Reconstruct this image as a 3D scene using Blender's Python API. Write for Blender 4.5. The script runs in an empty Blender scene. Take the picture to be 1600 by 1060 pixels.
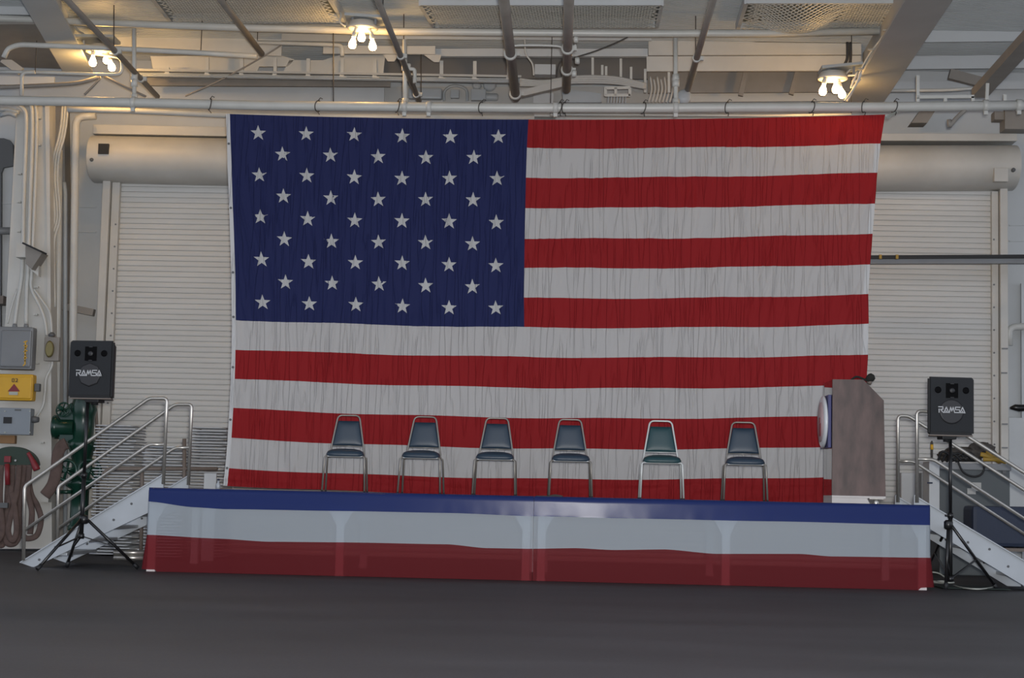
import bpy, bmesh, math, random
from mathutils import Vector, Matrix, noise
random.seed(7)
PI = math.pi
scene = bpy.context.scene
# ------------------------------------------------------------------ camera
F = 2700.0                      # focal length in pixels of the 1600x1060 frame
ROLL = 0.0226
D0 = 19.2                       # camera to stage front
CAMZ = 0.93
vx, vy = 90.0, 247.0            # where straight ahead (+Y) falls, from the frame centre
xr = vx*math.cos(ROLL) + vy*math.sin(ROLL)
yr = -vx*math.sin(ROLL) + vy*math.cos(ROLL)
PITCH = math.atan(yr/F)
YAW = math.atan(xr/math.hypot(F, yr))
cam_data = bpy.data.cameras.new('camera')
cam = bpy.data.objects.new('camera', cam_data)
scene.collection.objects.link(cam)
cam_data.sensor_width = 36.0
cam_data.lens = F/1600*36.0
cam_data.clip_end = 200
R = Matrix.Rotation(YAW, 3, 'Z') @ Matrix.Rotation(PI/2 + PITCH, 3, 'X') @ Matrix.Rotation(ROLL, 3, 'Z')
CAM = Vector((0, -D0, CAMZ))
cam.matrix_world = Matrix.Translation(CAM) @ R.to_4x4()
scene.camera = cam
# ------------------------------------------------------------------ light and exposure
w = bpy.data.worlds.new('daylight'); scene.world = w; w.use_nodes = True
bg = w.node_tree.nodes['Background']
bg.inputs['Color'].default_value = (0.80, 0.86, 1.0, 1); bg.inputs['Strength'].default_value = 1.15
def area(name, loc, rot, size, energy, color):
    l = bpy.data.lights.new(name, 'AREA'); l.size = size; l.energy = energy; l.color = color
    o = bpy.data.objects.new(name, l); o.location = loc; o.rotation_euler = rot; scene.collection.objects.link(o); return o
area('camera_flash', (0.12, -D0-0.05, 1.12), (PI/2+0.09, 0, YAW), 0.22, 1500, (1.0, 0.98, 0.95))
scene.view_settings.view_transform = 'Standard'
scene.view_settings.look = 'None'
scene.view_settings.exposure = 0.0
scene.view_settings.gamma = 1.0
scene.view_settings.use_curve_mapping = False

# ------------------------------------------------------------------ helpers
def ray(px, py):
    return R @ Vector((px-800, -(py-530), -F))
def P(px, py, Y):
    d = ray(px, py); return CAM + d*((Y-CAM.y)/d.y)
def PZ(px, py, z):
    d = ray(px, py); return CAM + d*((z-CAM.z)/d.z)
def S(Y): return (Y+D0)/F       # metres per pixel at depth Y

def mat(name, col, rough=0.6, metal=0.0, var=0.0, scale=3.0, bump=0.0, bscale=40.0, emit=None, spec=0.5, stretch=None, coat=0):
    m = bpy.data.materials.new(name); m.use_nodes = True
    nt = m.node_tree; b = nt.nodes['Principled BSDF']
    b.inputs['Base Color'].default_value = (*col, 1); b.inputs['Roughness'].default_value = rough
    b.inputs['Metallic'].default_value = metal; b.inputs['Specular IOR Level'].default_value = spec
    b.inputs['Coat Weight'].default_value = coat
    tc = nt.nodes.new('ShaderNodeTexCoord'); mp = nt.nodes.new('ShaderNodeMapping')
    nt.links.new(tc.outputs['Object'], mp.inputs['Vector'])
    if stretch: mp.inputs['Scale'].default_value = stretch
    if var > 0:
        n = nt.nodes.new('ShaderNodeTexNoise'); n.inputs['Scale'].default_value = scale; n.inputs['Detail'].default_value = 6
        nt.links.new(mp.outputs[0], n.inputs['Vector'])
        r = nt.nodes.new('ShaderNodeValToRGB')
        r.color_ramp.elements[0].position = 0.3; r.color_ramp.elements[1].position = 0.7
        r.color_ramp.elements[0].color = tuple(c*(1-var) for c in col)+(1,)
        r.color_ramp.elements[1].color = tuple(min(1, c*(1+var)) for c in col)+(1,)
        nt.links.new(n.outputs['Fac'], r.inputs['Fac']); nt.links.new(r.outputs['Color'], b.inputs['Base Color'])
    if bump > 0:
        n2 = nt.nodes.new('ShaderNodeTexNoise'); n2.inputs['Scale'].default_value = bscale; n2.inputs['Detail'].default_value = 4
        bp = nt.nodes.new('ShaderNodeBump'); bp.inputs['Strength'].default_value = bump; bp.inputs['Distance'].default_value = 0.02
        nt.links.new(mp.outputs[0], n2.inputs['Vector']); nt.links.new(n2.outputs['Fac'], bp.inputs['Height'])
        nt.links.new(bp.outputs[0], b.inputs['Normal'])
    if emit:
        b.inputs['Emission Color'].default_value = (*emit[0], 1); b.inputs['Emission Strength'].default_value = emit[1]
    return m
def translucent(m, amount, transp=0.0, col=None):
    """thin cloth or film: part of the light passes through"""
    nt = m.node_tree; b = nt.nodes['Principled BSDF']; out = nt.nodes['Material Output']
    t = nt.nodes.new('ShaderNodeBsdfTranslucent'); t.inputs['Color'].default_value = (*(col or b.inputs['Base Color'].default_value[:3]), 1)
    mx = nt.nodes.new('ShaderNodeMixShader'); mx.inputs[0].default_value = amount
    nt.links.new(b.outputs[0], mx.inputs[1]); nt.links.new(t.outputs[0], mx.inputs[2])
    last = mx
    if transp > 0:
        tr = nt.nodes.new('ShaderNodeBsdfTransparent'); tr.inputs['Color'].default_value = (*(col or (1, 1, 1)), 1)
        m2 = nt.nodes.new('ShaderNodeMixShader'); m2.inputs[0].default_value = transp
        nt.links.new(mx.outputs[0], m2.inputs[1]); nt.links.new(tr.outputs[0], m2.inputs[2]); last = m2
    nt.links.new(last.outputs[0], out.inputs['Surface'])
    return m

M = {}
M['floor'] = mat('deck_paint', (0.040, 0.038, 0.040), 0.55, var=0.22, scale=0.7, bump=0.25, bscale=60, spec=0.3, stretch=(0.5, 1.4, 1))
M['wall'] = mat('wall_paint', (0.50, 0.52, 0.53), 0.55, var=0.06, scale=1.2, bump=0.05, bscale=6)
M['white'] = mat('cream_paint', (0.53, 0.52, 0.485), 0.45, var=0.07, scale=2.0)
M['slat'] = mat('shutter_paint', (0.57, 0.57, 0.55), 0.5, var=0.05, scale=1.6, stretch=(0.5, 1, 3))
M['beam'] = mat('ceiling_paint', (0.40, 0.40, 0.385), 0.55, var=0.06, scale=1.5)
M['ceil'] = mat('ceiling_plate_paint', (0.52, 0.55, 0.56), 0.5, var=0.05, scale=1.5)
M['pole'] = mat('taupe_pole_and_shade', (0.24, 0.22, 0.195), 0.5, var=0.1)  # pole paint; on some webs and recess slabs it carries painted shade
M['pipe'] = mat('pipe_paint', (0.52, 0.52, 0.49), 0.35, var=0.05, scale=4)
M['bluegrey'] = mat('machinery_grey_paint', (0.36, 0.39, 0.41), 0.45, var=0.05)
M['mesh'] = mat('grate_wire', (0.60, 0.60, 0.56), 0.5)
M['recess'] = mat('recess_shade', (0.20, 0.21, 0.19), 0.7)  # shade above the vent mesh, put into the backing's colour
M['deep'] = mat('deep_web_shade', (0.155, 0.145, 0.135), 0.6)  # dark of the deep ceiling recess, painted into the web
M['rope'] = mat('dark_cord', (0.06, 0.055, 0.05), 0.8)
M['steel'] = mat('brushed_steel', (0.52, 0.50, 0.46), 0.33, metal=0.75, var=0.08, scale=30)
M['chrome'] = mat('chair_tube_steel', (0.24, 0.225, 0.20), 0.35, metal=0.5)
M['chrome_light'] = mat('chair_tube_pale', (0.55, 0.57, 0.55), 0.4, metal=0.3)
M['alu'] = mat('aluminium_paint', (0.38, 0.41, 0.44), 0.4, metal=0.15, var=0.06)
M['vinyl'] = mat('slate_blue_vinyl', (0.016, 0.033, 0.055), 0.4, bump=0.1, bscale=200)
M['vinyl_green'] = mat('teal_vinyl', (0.009, 0.044, 0.052), 0.4, bump=0.1, bscale=200)
M['black'] = mat('black_plastic', (0.009, 0.010, 0.012), 0.6, bump=0.1, bscale=300)
M['grille'] = mat('speaker_grille', (0.010, 0.012, 0.015), 0.75, bump=0.3, bscale=400)
M['badge'] = mat('grey_disc', (0.018, 0.018, 0.020), 0.5)
M['letter'] = mat('silver_lettering', (0.42, 0.43, 0.44), 0.4)
M['horn'] = mat('horn_black_shade', (0.001, 0.001, 0.0015), 0.6, spec=0.08)  # black made darker to hold the shade of the horn recess
M['tripod'] = mat('tripod_black', (0.012, 0.012, 0.013), 0.3, metal=0.2)
M['green'] = mat('green_valve_paint', (0.006, 0.038, 0.024), 0.25, var=0.2, scale=6)
M['hose'] = mat('brown_canvas_hose', (0.105, 0.070, 0.060), 0.85, var=0.2, scale=9, bump=0.3, bscale=90)
M['red'] = mat('red_fitting', (0.20, 0.018, 0.025), 0.5)
M['boxgrey'] = mat('grey_box_paint', (0.19, 0.20, 0.21), 0.5, var=0.06)
M['boxblue'] = mat('blue_grey_box_paint', (0.22, 0.25, 0.28), 0.5, var=0.05)
M['yellow'] = mat('yellow_box_paint', (0.62, 0.35, 0.02), 0.5, var=0.06)
M['brass'] = mat('brass_fitting', (0.20, 0.17, 0.07), 0.45, metal=0.4)
M['wood'] = mat('light_wood', (0.22, 0.12, 0.05), 0.7, var=0.15)
M['cabinet'] = mat('grey_cabinet', (0.066, 0.078, 0.084), 0.5, var=0.05)
M['paper'] = mat('paper', (0.42, 0.42, 0.40), 0.8)
M['navy'] = mat('navy_padding', (0.012, 0.022, 0.050), 0.6, bump=0.15, bscale=20)
M['dark'] = mat('dark_grey_paint', (0.10, 0.105, 0.11), 0.6)
M['yellowtape'] = mat('yellow_tape', (0.35, 0.22, 0.03), 0.6)
M['bulb'] = mat('lit_bulb', (1, 0.9, 0.7), 0.5, emit=((1.0, 0.66, 0.30), 26.0))
M['cable'] = mat('white_cable', (0.40, 0.42, 0.38), 0.6)
M['deckboard'] = mat('stage_deck_carpet', (0.035, 0.035, 0.040), 0.9)
M['post'] = mat('white_stage_leg', (0.75, 0.77, 0.78), 0.4)
M['plinth'] = mat('pale_plinth', (0.50, 0.47, 0.45), 0.5, var=0.05)
M['mic'] = mat('mic_foam', (0.012, 0.012, 0.010), 0.9)
M['brownbar'] = mat('brown_bar_paint', (0.16, 0.13, 0.11), 0.6)
M['mat_green'] = mat('dark_green_rubber', (0.006, 0.016, 0.012), 0.7)

def darkwood():
    m = mat('worn_walnut_veneer', (0.078, 0.048, 0.042), 0.5, var=0.42, scale=3.2, stretch=(3.0, 3.0, 1.0))
    return m
M['walnut'] = darkwood()
M['gloss'] = mat('glossy_front_veneer', (0.045, 0.030, 0.028), 0.06, spec=0.9, coat=1.0)
M['gloss'].node_tree.nodes['Principled BSDF'].inputs['Coat Roughness'].default_value = 0.03

class MB:
    def __init__(s): s.bm = bmesh.new(); s.mi = 0
    def _f(s, vs):
        try:
            f = s.bm.faces.new(vs); f.material_index = s.mi; return f
        except ValueError: return None
    def box(s, c, size, rot=None, bev=0.0):
        c = Vector(c); hx, hy, hz = [a/2 for a in size]
        t = bmesh.new(); bmesh.ops.create_cube(t, size=1)
        for v in t.verts:
            v.co = Vector((v.co.x*size[0], v.co.y*size[1], v.co.z*size[2]))
        if bev > 0: bmesh.ops.bevel(t, geom=t.edges[:], offset=bev, segments=2, affect='EDGES', profile=0.6)
        if rot is not None:
            for v in t.verts: v.co = rot @ v.co
        for v in t.verts: v.co += c
        s.merge(t); return s
    def merge(s, t):
        mp = {}
        for v in t.verts: mp[v] = s.bm.verts.new(v.co)
        for f in t.faces: s._f([mp[v] for v in f.verts])
        t.free()
    def bar(s, a, b, wd, ht, up=Vector((0, 0, 1)), bev=0.0):
        a = Vector(a); b = Vector(b); d = b-a; L = d.length; x = d.normalized()
        y = up.cross(x)
        if y.length < 1e-4: y = Vector((0, 1, 0)).cross(x)
        y.normalize(); z = x.cross(y)
        s.box((a+b)/2, (L, wd, ht), Matrix((x, y, z)).transposed(), bev); return s
    def tube(s, pts, r, seg=12, closed=False, flat=1.0, cap=True):
        pts = [Vector(p) for p in pts]; n = len(pts)
        rs = r if isinstance(r, (list, tuple)) else [r]*n
        rings = []; prev = None
        for i, p in enumerate(pts):
            if closed: t = (pts[(i+1) % n]-pts[i-1])
            else: t = pts[min(i+1, n-1)]-pts[max(i-1, 0)]
            if t.length < 1e-9: t = Vector((0, 0, 1))
            t.normalize()
            if prev is None:
                u = Vector((0, 1, 0)) if abs(t.y) < 0.9 else Vector((1, 0, 0))
            else: u = prev
            u = (u - t*u.dot(t))
            if u.length < 1e-5: u = t.orthogonal()
            u.normalize(); prev = u; v = t.cross(u)
            rings.append([s.bm.verts.new(p + u*(math.cos(2*PI*k/seg)*rs[i]*flat) + v*(math.sin(2*PI*k/seg)*rs[i])) for k in range(seg)])
        m = n if closed else n-1
        for i in range(m):
            A = rings[i]; B = rings[(i+1) % n]
            for k in range(seg):
                f = s._f([A[k], A[(k+1) % seg], B[(k+1) % seg], B[k]])
                if f: f.smooth = True
        if not closed and cap:
            s._f(rings[0][::-1]); s._f(rings[-1])
        return s
    def prism(s, poly, ext, bev=0.0):
        ext = Vector(ext); t = bmesh.new()
        a = [t.verts.new(Vector(p)) for p in poly]; b = [t.verts.new(Vector(p)+ext) for p in poly]; n = len(a)
        t.faces.new(a[::-1]); t.faces.new(b)
        for i in range(n): t.faces.new([a[i], a[(i+1) % n], b[(i+1) % n], b[i]])
        bmesh.ops.recalc_face_normals(t, faces=t.faces[:])
        if bev > 0: bmesh.ops.bevel(t, geom=t.edges[:], offset=bev, segments=2, affect='EDGES')
        s.merge(t); return s
    def lathe(s, prof, c, axis='Z', seg=24):
        c = Vector(c); rings = []
        for (r, h) in prof:
            ring = []
            for k in range(seg):
                a = 2*PI*k/seg; x, y = math.cos(a)*max(r, 1e-4), math.sin(a)*max(r, 1e-4)
                v = {'Z': Vector((x, y, h)), 'Y': Vector((x, h, y)), 'X': Vector((h, x, y))}[axis] if isinstance(axis, str) else axis @ Vector((x, y, h))
                ring.append(s.bm.verts.new(c+v))
            rings.append(ring)
        for A, B in zip(rings, rings[1:]):
            for k in range(seg):
                f = s._f([A[k], A[(k+1) % seg], B[(k+1) % seg], B[k]])
                if f: f.smooth = True
        s._f(rings[0][::-1]); s._f(rings[-1]); return s
    def grid(s, fn, nu, nv, mi=None, smooth=True):
        V = [[s.bm.verts.new(fn(i/nu, j/nv)) for j in range(nv+1)] for i in range(nu+1)]
        for i in range(nu):
            for j in range(nv):
                f = s._f([V[i][j], V[i+1][j], V[i+1][j+1], V[i][j+1]])
                if f:
                    f.smooth = smooth
                    if mi: f.material_index = mi((i+.5)/nu, (j+.5)/nv)
        return s

ORIG = {}
def tag(o, label=None, cat=None, group=None, kind=None):
    if label: o['label'] = label
    if cat: o['category'] = cat
    if group: o['group'] = group
    if kind: o['kind'] = kind
    return o
def thing(name, label, cat, loc=(0, 0, 0), group=None, kind=None):
    o = bpy.data.objects.new(name, None); scene.collection.objects.link(o); o.location = Vector(loc); o.empty_display_size = 0.1
    ORIG[o.name] = Vector(loc); return tag(o, label, cat, group, kind)
def obj(name, mb, m, parent=None, origin=None, label=None, recalc=True):
    bm = mb.bm
    if recalc: bmesh.ops.recalc_face_normals(bm, faces=bm.faces[:])
    if parent is not None: org = ORIG[parent.name]
    elif origin is not None: org = Vector(origin)
    else:
        xs = [v.co for v in bm.verts]; org = Vector((sum(v.x for v in xs)/len(xs), sum(v.y for v in xs)/len(xs), min(v.z for v in xs)))
    bmesh.ops.translate(bm, verts=bm.verts[:], vec=-org)
    me = bpy.data.meshes.new(name); bm.to_mesh(me); bm.free()
    for mm in (m if isinstance(m, (list, tuple)) else [m]): me.materials.append(mm)
    o = bpy.data.objects.new(name, me); scene.collection.objects.link(o)
    if parent is not None: o.parent = parent
    else: o.location = org
    ORIG[o.name] = org
    if label: o['label'] = label
    return o
def struct(name, mb, m, parent=None):
    o = obj(name, mb, m, parent)
    if parent is None: o['kind'] = 'structure'
    return o
def single(name, mb, m, label, cat, group=None):
    return tag(obj(name, mb, m), label, cat, group)
def copy_tree(o, parent=None):
    c = o.copy(); scene.collection.objects.link(c); c.parent = parent
    for ch in [x for x in scene.objects if x.parent == o]: copy_tree(ch, c)
    return c
def smooth_path(pts, n=8, closed=False):
    pts = [Vector(p) for p in pts]; out = []; N = len(pts)
    rng = range(N) if closed else range(N-1)
    for i in rng:
        p0 = pts[i-1] if (i > 0 or closed) else pts[0]; p1 = pts[i]; p2 = pts[(i+1) % N]
        p3 = pts[(i+2) % N] if (closed or i+2 < N) else pts[-1]
        for k in range(n):
            t = k/n
            out.append(0.5*((2*p1)+(p2-p0)*t+(2*p0-5*p1+4*p2-p3)*t*t+(3*p1-p0-3*p2+p3)*t**3))
    if not closed: out.append(pts[-1])
    return out
def rounded(pts, r, n=5):
    """polyline with its corners rounded"""
    pts = [Vector(p) for p in pts]; out = [pts[0]]
    for i in range(1, len(pts)-1):
        a, b, c = pts[i-1], pts[i], pts[i+1]
        da = (a-b); dc = (c-b); rr = min(r, da.length*0.45, dc.length*0.45)
        s = b+da.normalized()*rr; e = b+dc.normalized()*rr
        for k in range(n+1):
            t = k/n; out.append(s*(1-t)**2 + b*2*t*(1-t) + e*t*t)
    out.append(pts[-1]); return out
def ipol(tab, x):
    if x <= tab[0][0]: return tab[0][1]
    for (a, b), (c, d) in zip(tab, tab[1:]):
        if x <= c:
            t = (x-a)/(c-a); t2 = t*t*(3-2*t)*0.5+t*0.5; return b+(d-b)*t2
    return tab[-1][1]

# ================================================================== SETTING
WY = 6.3      # back wall
CZ = 7.35     # ceiling plate
DY = 5.95     # roller shutter
SZ = 0.915    # stage deck height
m = MB(); m.box((0, -6, -0.1), (44, 34, 0.2)); struct('floor', m, M['floor'])
m = MB(); m.box((0, WY+0.1, 4.0), (40, 0.2, 8.0))
struct('wall_back', m, M['wall'])
# ribbed ceiling plate (with fine corrugation) from above the audience side to the wall
def corrug(u, v):
    y = -6 + v*(WY+6); x = -18+36*u
    return Vector((x, y, CZ + (0.012 if int(v*460) % 2 else 0)))
m = MB()
for k in range(150):
    y0 = -2.0+k*0.055
    m.box((0, y0, CZ+0.02), (36, 0.030, 0.03))
m.box((0, 0.2, CZ+0.06), (36, 12.4, 0.06))
struct('ceiling', m, M['ceil'])
# plate seams and stiffeners on the back wall
def wall_seam(px0, py0, px1, py1, name='trim_1', t=0.02):
    m = MB(); m.bar(P(px0, py0, WY-0.012), P(px1, py1, WY-0.012), 0.02, t); return struct(name, m, M['wall'])
wall_seam(120, 323, 150, 324, 'trim_1'); wall_seam(120, 362, 150, 363, 'trim_2')
wall_seam(1577, 352, 1640, 351, 'trim_3'); wall_seam(1577, 377, 1640, 376, 'trim_4')
wall_seam(0, 492, 30, 492, 'trim_5')
wall_seam(0, 318, 28, 318, 'trim_6')

# ---- roller shutter (one wide door behind the flag)
XL = P(172, 500, DY).x; XR = P(1552, 500, DY).x
zt = 5.5
door = thing('door_1', 'wide cream roller shutter door with round hood, behind the flag', 'door', ((XL+XR)/2, DY, 0), kind='structure')
m = MB()
pitch = 0.079; nsl = int(zt/pitch)
prof = []
for k in range(nsl+1):
    z0 = k*pitch
    prof += [(DY+0.016, z0), (DY+0.016, z0+0.005), (DY-0.003, z0+0.010), (DY-0.006, z0+0.025), (DY-0.007, z0+0.045), (DY-0.005, z0+0.066), (DY-0.002, z0+0.075)]
va = [m.bm.verts.new((XL, y, z)) for y, z in prof]; vb = [m.bm.verts.new((XR, y, z)) for y, z in prof]
for i in range(len(prof)-1): m._f([va[i], vb[i], vb[i+1], va[i+1]])
obj('shutter_curtain', m, M['slat'], door)
for side, (xa, xb, xc) in (('l', (150, 163, 176)), ('r', (1574, 1561, 1550))):
    gx0 = P(xa, 560, DY-0.1).x; gx1 = P(xb, 560, DY-0.1).x; gx2 = P(xc, 560, DY-0.1).x
    m = MB(); m.box(((gx0+gx1)/2, DY-0.02, zt/2+0.05), (abs(gx1-gx0)-0.012, 0.32, zt+0.1), bev=0.008)
    m.box(((gx1+gx2)/2, DY-0.0, zt/2), (abs(gx2-gx1)-0.008, 0.2, zt), bev=0.006)
    g = obj('guide_rail', m, M['white'], door)
    for k in range(14):
        bm_ = MB(); bm_.lathe([(0.013, 0), (0.013, -0.012), (0.006, -0.018)], ((gx1+gx2)/2 + (0.02 if side == 'l' else -0.02), DY-0.1, 0.5+k*0.33), 'Y', 8); obj('bolt', bm_, M['boxgrey'], g)
# hood: rounded profile in Y-Z, extruded in X
hz0 = P(250, 283, DY-0.3).z; hz1 = P(250, 209, DY-0.3).z
def hood(xa, xb, za0, za1, zb0, zb1):
    m = MB()
    def fn(u, v):
        x = xa+(xb-xa)*u; lo = za0+(zb0-za0)*u; hi = za1+(zb1-za1)*u
        a = -PI/2 + PI*v
        r = (hi-lo)/2
        return Vector((x, DY-0.02 - math.cos(a)**0.7*0.52 if 0 < v < 1 else DY-0.02, (hi+lo)/2 + math.sin(a)*r))
    m.grid(fn, 6, 28)
    for xx, lo, hi in ((xa, za0, za1), (xb, zb0, zb1)):
        m.prism([(xx, DY-0.02-max(0, math.cos(-PI/2+PI*k/24))**0.7*0.52, (hi+lo)/2+math.sin(-PI/2+PI*k/24)*(hi-lo)/2) for k in range(25)], (0.012, 0, 0))
    return m
hl = P(142, 240, DY-0.3); hlm = P(345, 240, DY-0.3); hrm = P(1382, 260, DY-0.3); hr = P(1588, 260, DY-0.3)
za = (P(150, 279, DY-0.4).z, P(150, 207, DY-0.4).z); zb = (P(345, 289, DY-0.4).z, P(345, 214, DY-0.4).z)
zc = (P(1382, 301, DY-0.4).z, P(1382, 228, DY-0.4).z); zd = (P(1588, 291, DY-0.4).z, P(1588, 222, DY-0.4).z)
obj('hood', hood(hl.x, 0.0, za[0], za[1], (zb[0]+zc[0])/2, (zb[1]+zc[1])/2), M['white'], door)
obj('hood', hood(0.0, hr.x, (zb[0]+zc[0])/2, (zb[1]+zc[1])/2, zd[0], zd[1]), M['white'], door)
m = MB(); a = P(162, 233, DY-0.55); m.box(a, (0.15, 0.05, 0.15)); o = obj('access_hole', m, M['black'], door)
m = MB(); a = P(1563, 274, DY-0.5); m.box(a, (0.2, 0.12, 0.2), bev=0.01); obj('hood_box', m, M['white'], door)
m = MB(); a = P(1583, 266, DY-0.52); m.lathe([(0.03, 0.05), (0.03, -0.03), (0.015, -0.04)], a, 'Y', 10); obj('hood_bolt', m, M['dark'], door)
m = MB(); a = P(144, 250, DY-0.5); m.lathe([(0.03, 0.05), (0.03, -0.03), (0.015, -0.04)], a, 'Y', 10); obj('hood_bolt', m, M['dark'], door)
# box beam above the hood
m = MB()
pa, pb = P(144, 201, WY-0.6), P(700, 212, WY-0.6); m.bar(pa+Vector((0, .3, 0)), pb+Vector((0, .3, 0)), 0.55, 0.14, bev=0.01)
pa, pb = P(700, 212, WY-0.6), P(1590, 214, WY-0.6); m.bar(pa+Vector((0, .3, 0)), pb+Vector((0, .3, 0)), 0.55, 0.11, bev=0.01)
struct('trim_7', m, M['white'])

# ---- left web frame column
CY = 5.1
def colpoly(pts, Y): return [P(x, y, Y) for x, y in pts]
m = MB(); m.prism(colpoly([(27, 150), (73, 150), (75, 330), (77, 600), (78, 858), (-30, 858), (-24, 700), (8, 505)], CY), (0, 0.22, 0))
m.prism(colpoly([(70, 150), (77, 150), (80, 600), (81, 858), (76, 858), (75, 600), (73, 330)], CY-0.05), (0, 0.30, 0))
struct('trim_8', m, M['white'])
m = MB(); m.prism(colpoly([(84, 160), (100, 160), (104, 500), (104, 850), (86, 850), (86, 500)], WY-0.35), (0, 0.3, 0)); struct('trim_9', m, M['pole'])  # shadowed recess beside the column, painted as a taupe slab
# lower gusset bar from column to door frame
m = MB(); m.bar(P(78, 475, WY-0.5), P(147, 489, WY-0.5), 0.12, 0.1); struct('trim_10', m, M['pole'])
# arched opening at far left: solid panel, the opening's dark put into its colour
m = MB(); m.prism(colpoly([(-40, 216), (6, 216), (15, 219), (20, 226), (21, 259), (5, 262), (2, 270), (1, 560), (-40, 560)], WY-0.08), (0, 0.06, 0)); struct('trim_11', m, M['dark'])
m = MB(); m.tube([P(-30, 361, WY-0.4), P(19, 361, WY-0.4)], 0.055); struct('trim_12', m, M['boxgrey'])
m = MB(); m.box(P(-8, 470, WY-0.3), (0.35, 0.3, 0.12)); struct('trim_13', m, M['brownbar'])
# right wall pilaster pieces
m = MB(); m.box((P(1590, 560, WY-0.08).x+0.55, WY-0.08, 2.0), (1.0, 0.06, 4.4)); struct('trim_14', m, M['wall'])

# ---- ceiling: transverse stiffeners on the right bay
girder_r = [PZ(1419, 0, CZ-0.45), PZ(1481, 0, CZ-0.45), PZ(1381, 150, CZ-0.45), PZ(1316, 150, CZ-0.45)]
def zpoly(pts, z): return [PZ(x, y, z) for x, y in pts]
def ext_line(p, q, f):  # extend beyond the top of the frame, towards the camera
    return p+(p-q)*f
def struct_bar(name, a, b, wd, ht, mm):
    m = MB(); m.bar(a, b, wd, ht); return struct(name, m, mm)
def xbeam(name, px0, py0, px1, py1, hpx, Y, mm=M['beam'], depth=0.03, flange=0.0):
    """transverse plate whose lower edge runs through the two points at depth Y"""
    a = P(px0, py0, Y); b = P(px1, py1, Y); h = hpx*S(Y)
    m = MB(); m.bar(a+Vector((0, 0, h/2)), b+Vector((0, 0, h/2)), depth, h)
    if flange: m.bar(a, b, flange, 0.025)
    return struct(name, m, mm)
n = 15
for (py0, py1, h, Y) in ((19, 16, 26, 3.05), (67, 64, 23, 4.0), (109, 106, 21, 4.95), (141, 139, 13, 5.8)):
    xbeam('trim_%d' % n, 1375+(3.3-Y)*5, py0, 1660, py1, h, Y, M['wall'], 0.03); n += 1
# big fore-and-aft girder, right
gz = 6.55
a0, a1 = PZ(1350, 160, gz), PZ(1450, 0, gz)
d = (a1-a0); a1 = a0+d*1.35
m = MB(); m.bar(a0, a1, 0.52, 0.04); m.bar(a0+Vector((0, 0, 0.35)), a1+Vector((0, 0, 0.35)), 0.04, 0.7)
struct('trim_19', m, M['beam'])
# fore-and-aft girder, left, lit by the lamp
a0, a1 = PZ(122, 112, 6.9), PZ(72, 20, 6.9); d = a1-a0; a1 = a0+d*2.2
m = MB(); m.bar(a0, a1, 0.42, 0.04); m.bar(a0+Vector((0.0, 0, 0.24)), a1+Vector((0, 0, 0.24)), 0.05, 0.45)
struct('trim_20', m, M['ceil'])
# far-left recessed plates
m = MB(); m.prism(zpoly([(-60, 38), (58, 38), (134, 109), (-60, 102)], 7.0), (0, 0, 0.03)); struct('trim_21', m, M['pole'])  # dark of the recess put into this plate's taupe colour
xbeam('trim_22', -40, 22, 52, 24, 18, 3.4, M['wall']); xbeam('trim_23', -40, 132, 85, 134, 14, 5.2, M['wall'])
m = MB(); m.bar(P(5, 92, 4.9), P(33, 112, 4.9), 0.05, 0.12); struct('trim_24', m, M['beam'])
# transverse light plates between the bays
xbeam('trim_25', 135, 76, 440, 88, 34, 4.9, M['white'])
xbeam('trim_26', 505, 83, 680, 84, 12, 4.6, M['white'], flange=0.05)
xbeam('trim_27', 440, 64, 560, 66, 12, 4.5, M['beam'])
xbeam('trim_28', 560, 61, 1018, 64, 6, 4.45, M['wall'])
xbeam('trim_29', 680, 88, 1012, 88, 12, 4.75, M['wall'], flange=0.1)
xbeam('trim_30', 1010, 112, 1345, 111, 24, 4.75, M['white'], 0.05)
xbeam('trim_31', 1013, 87, 1345, 86, 27, 4.72, M['white'], 0.05)
xbeam('trim_32', 215, 159, 600, 160, 24, 6.15, M['wall'])
xbeam('trim_33', 1060, 160, 1330, 158, 15, 5.9, M['white'])
xbeam('trim_34', 600, 165, 1040, 165, 30, 6.2, M['beam'])
# scalloped gusset tabs under the plates
def tab(pts, Y, name):
    m = MB(); m.prism([P(x, y, Y) for x, y in pts], (0, 0.02, 0)); return struct(name, m, M['white'])
tab([(430, 86), (437, 86), (460, 93), (450, 104), (405, 104), (400, 116), (240, 112), (235, 88)], 5.05, 'trim_35')
tab([(530, 86), (602, 86), (598, 122), (440, 117), (452, 94), (505, 94)], 5.05, 'trim_36')
tab([(598, 84), (624, 84), (616, 96), (606, 96)], 4.62, 'trim_37')
tab([(660, 84), (690, 86), (686, 97), (678, 97)], 4.62, 'trim_38')
# deep transverse webs; shade behind the tray is put into their colours
xbeam('trim_39', 225, 134, 610, 136, 20, 5.5, M['pole'], 0.04)
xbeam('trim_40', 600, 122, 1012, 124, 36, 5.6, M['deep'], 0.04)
xbeam('trim_41', 1012, 146, 1340, 144, 36, 5.6, M['pole'], 0.04)
# brackets on right bay
for i, (x0, y0, x1, y1) in enumerate(((1246, 112, 1236, 148), (1165, 114, 1157, 150))):
    m = MB(); m.bar(P(x0, y0, 5.3), P(x1, y1, 5.3), 0.06, 0.07); struct('trim_%d' % (42+i), m, M['pole'])
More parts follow.
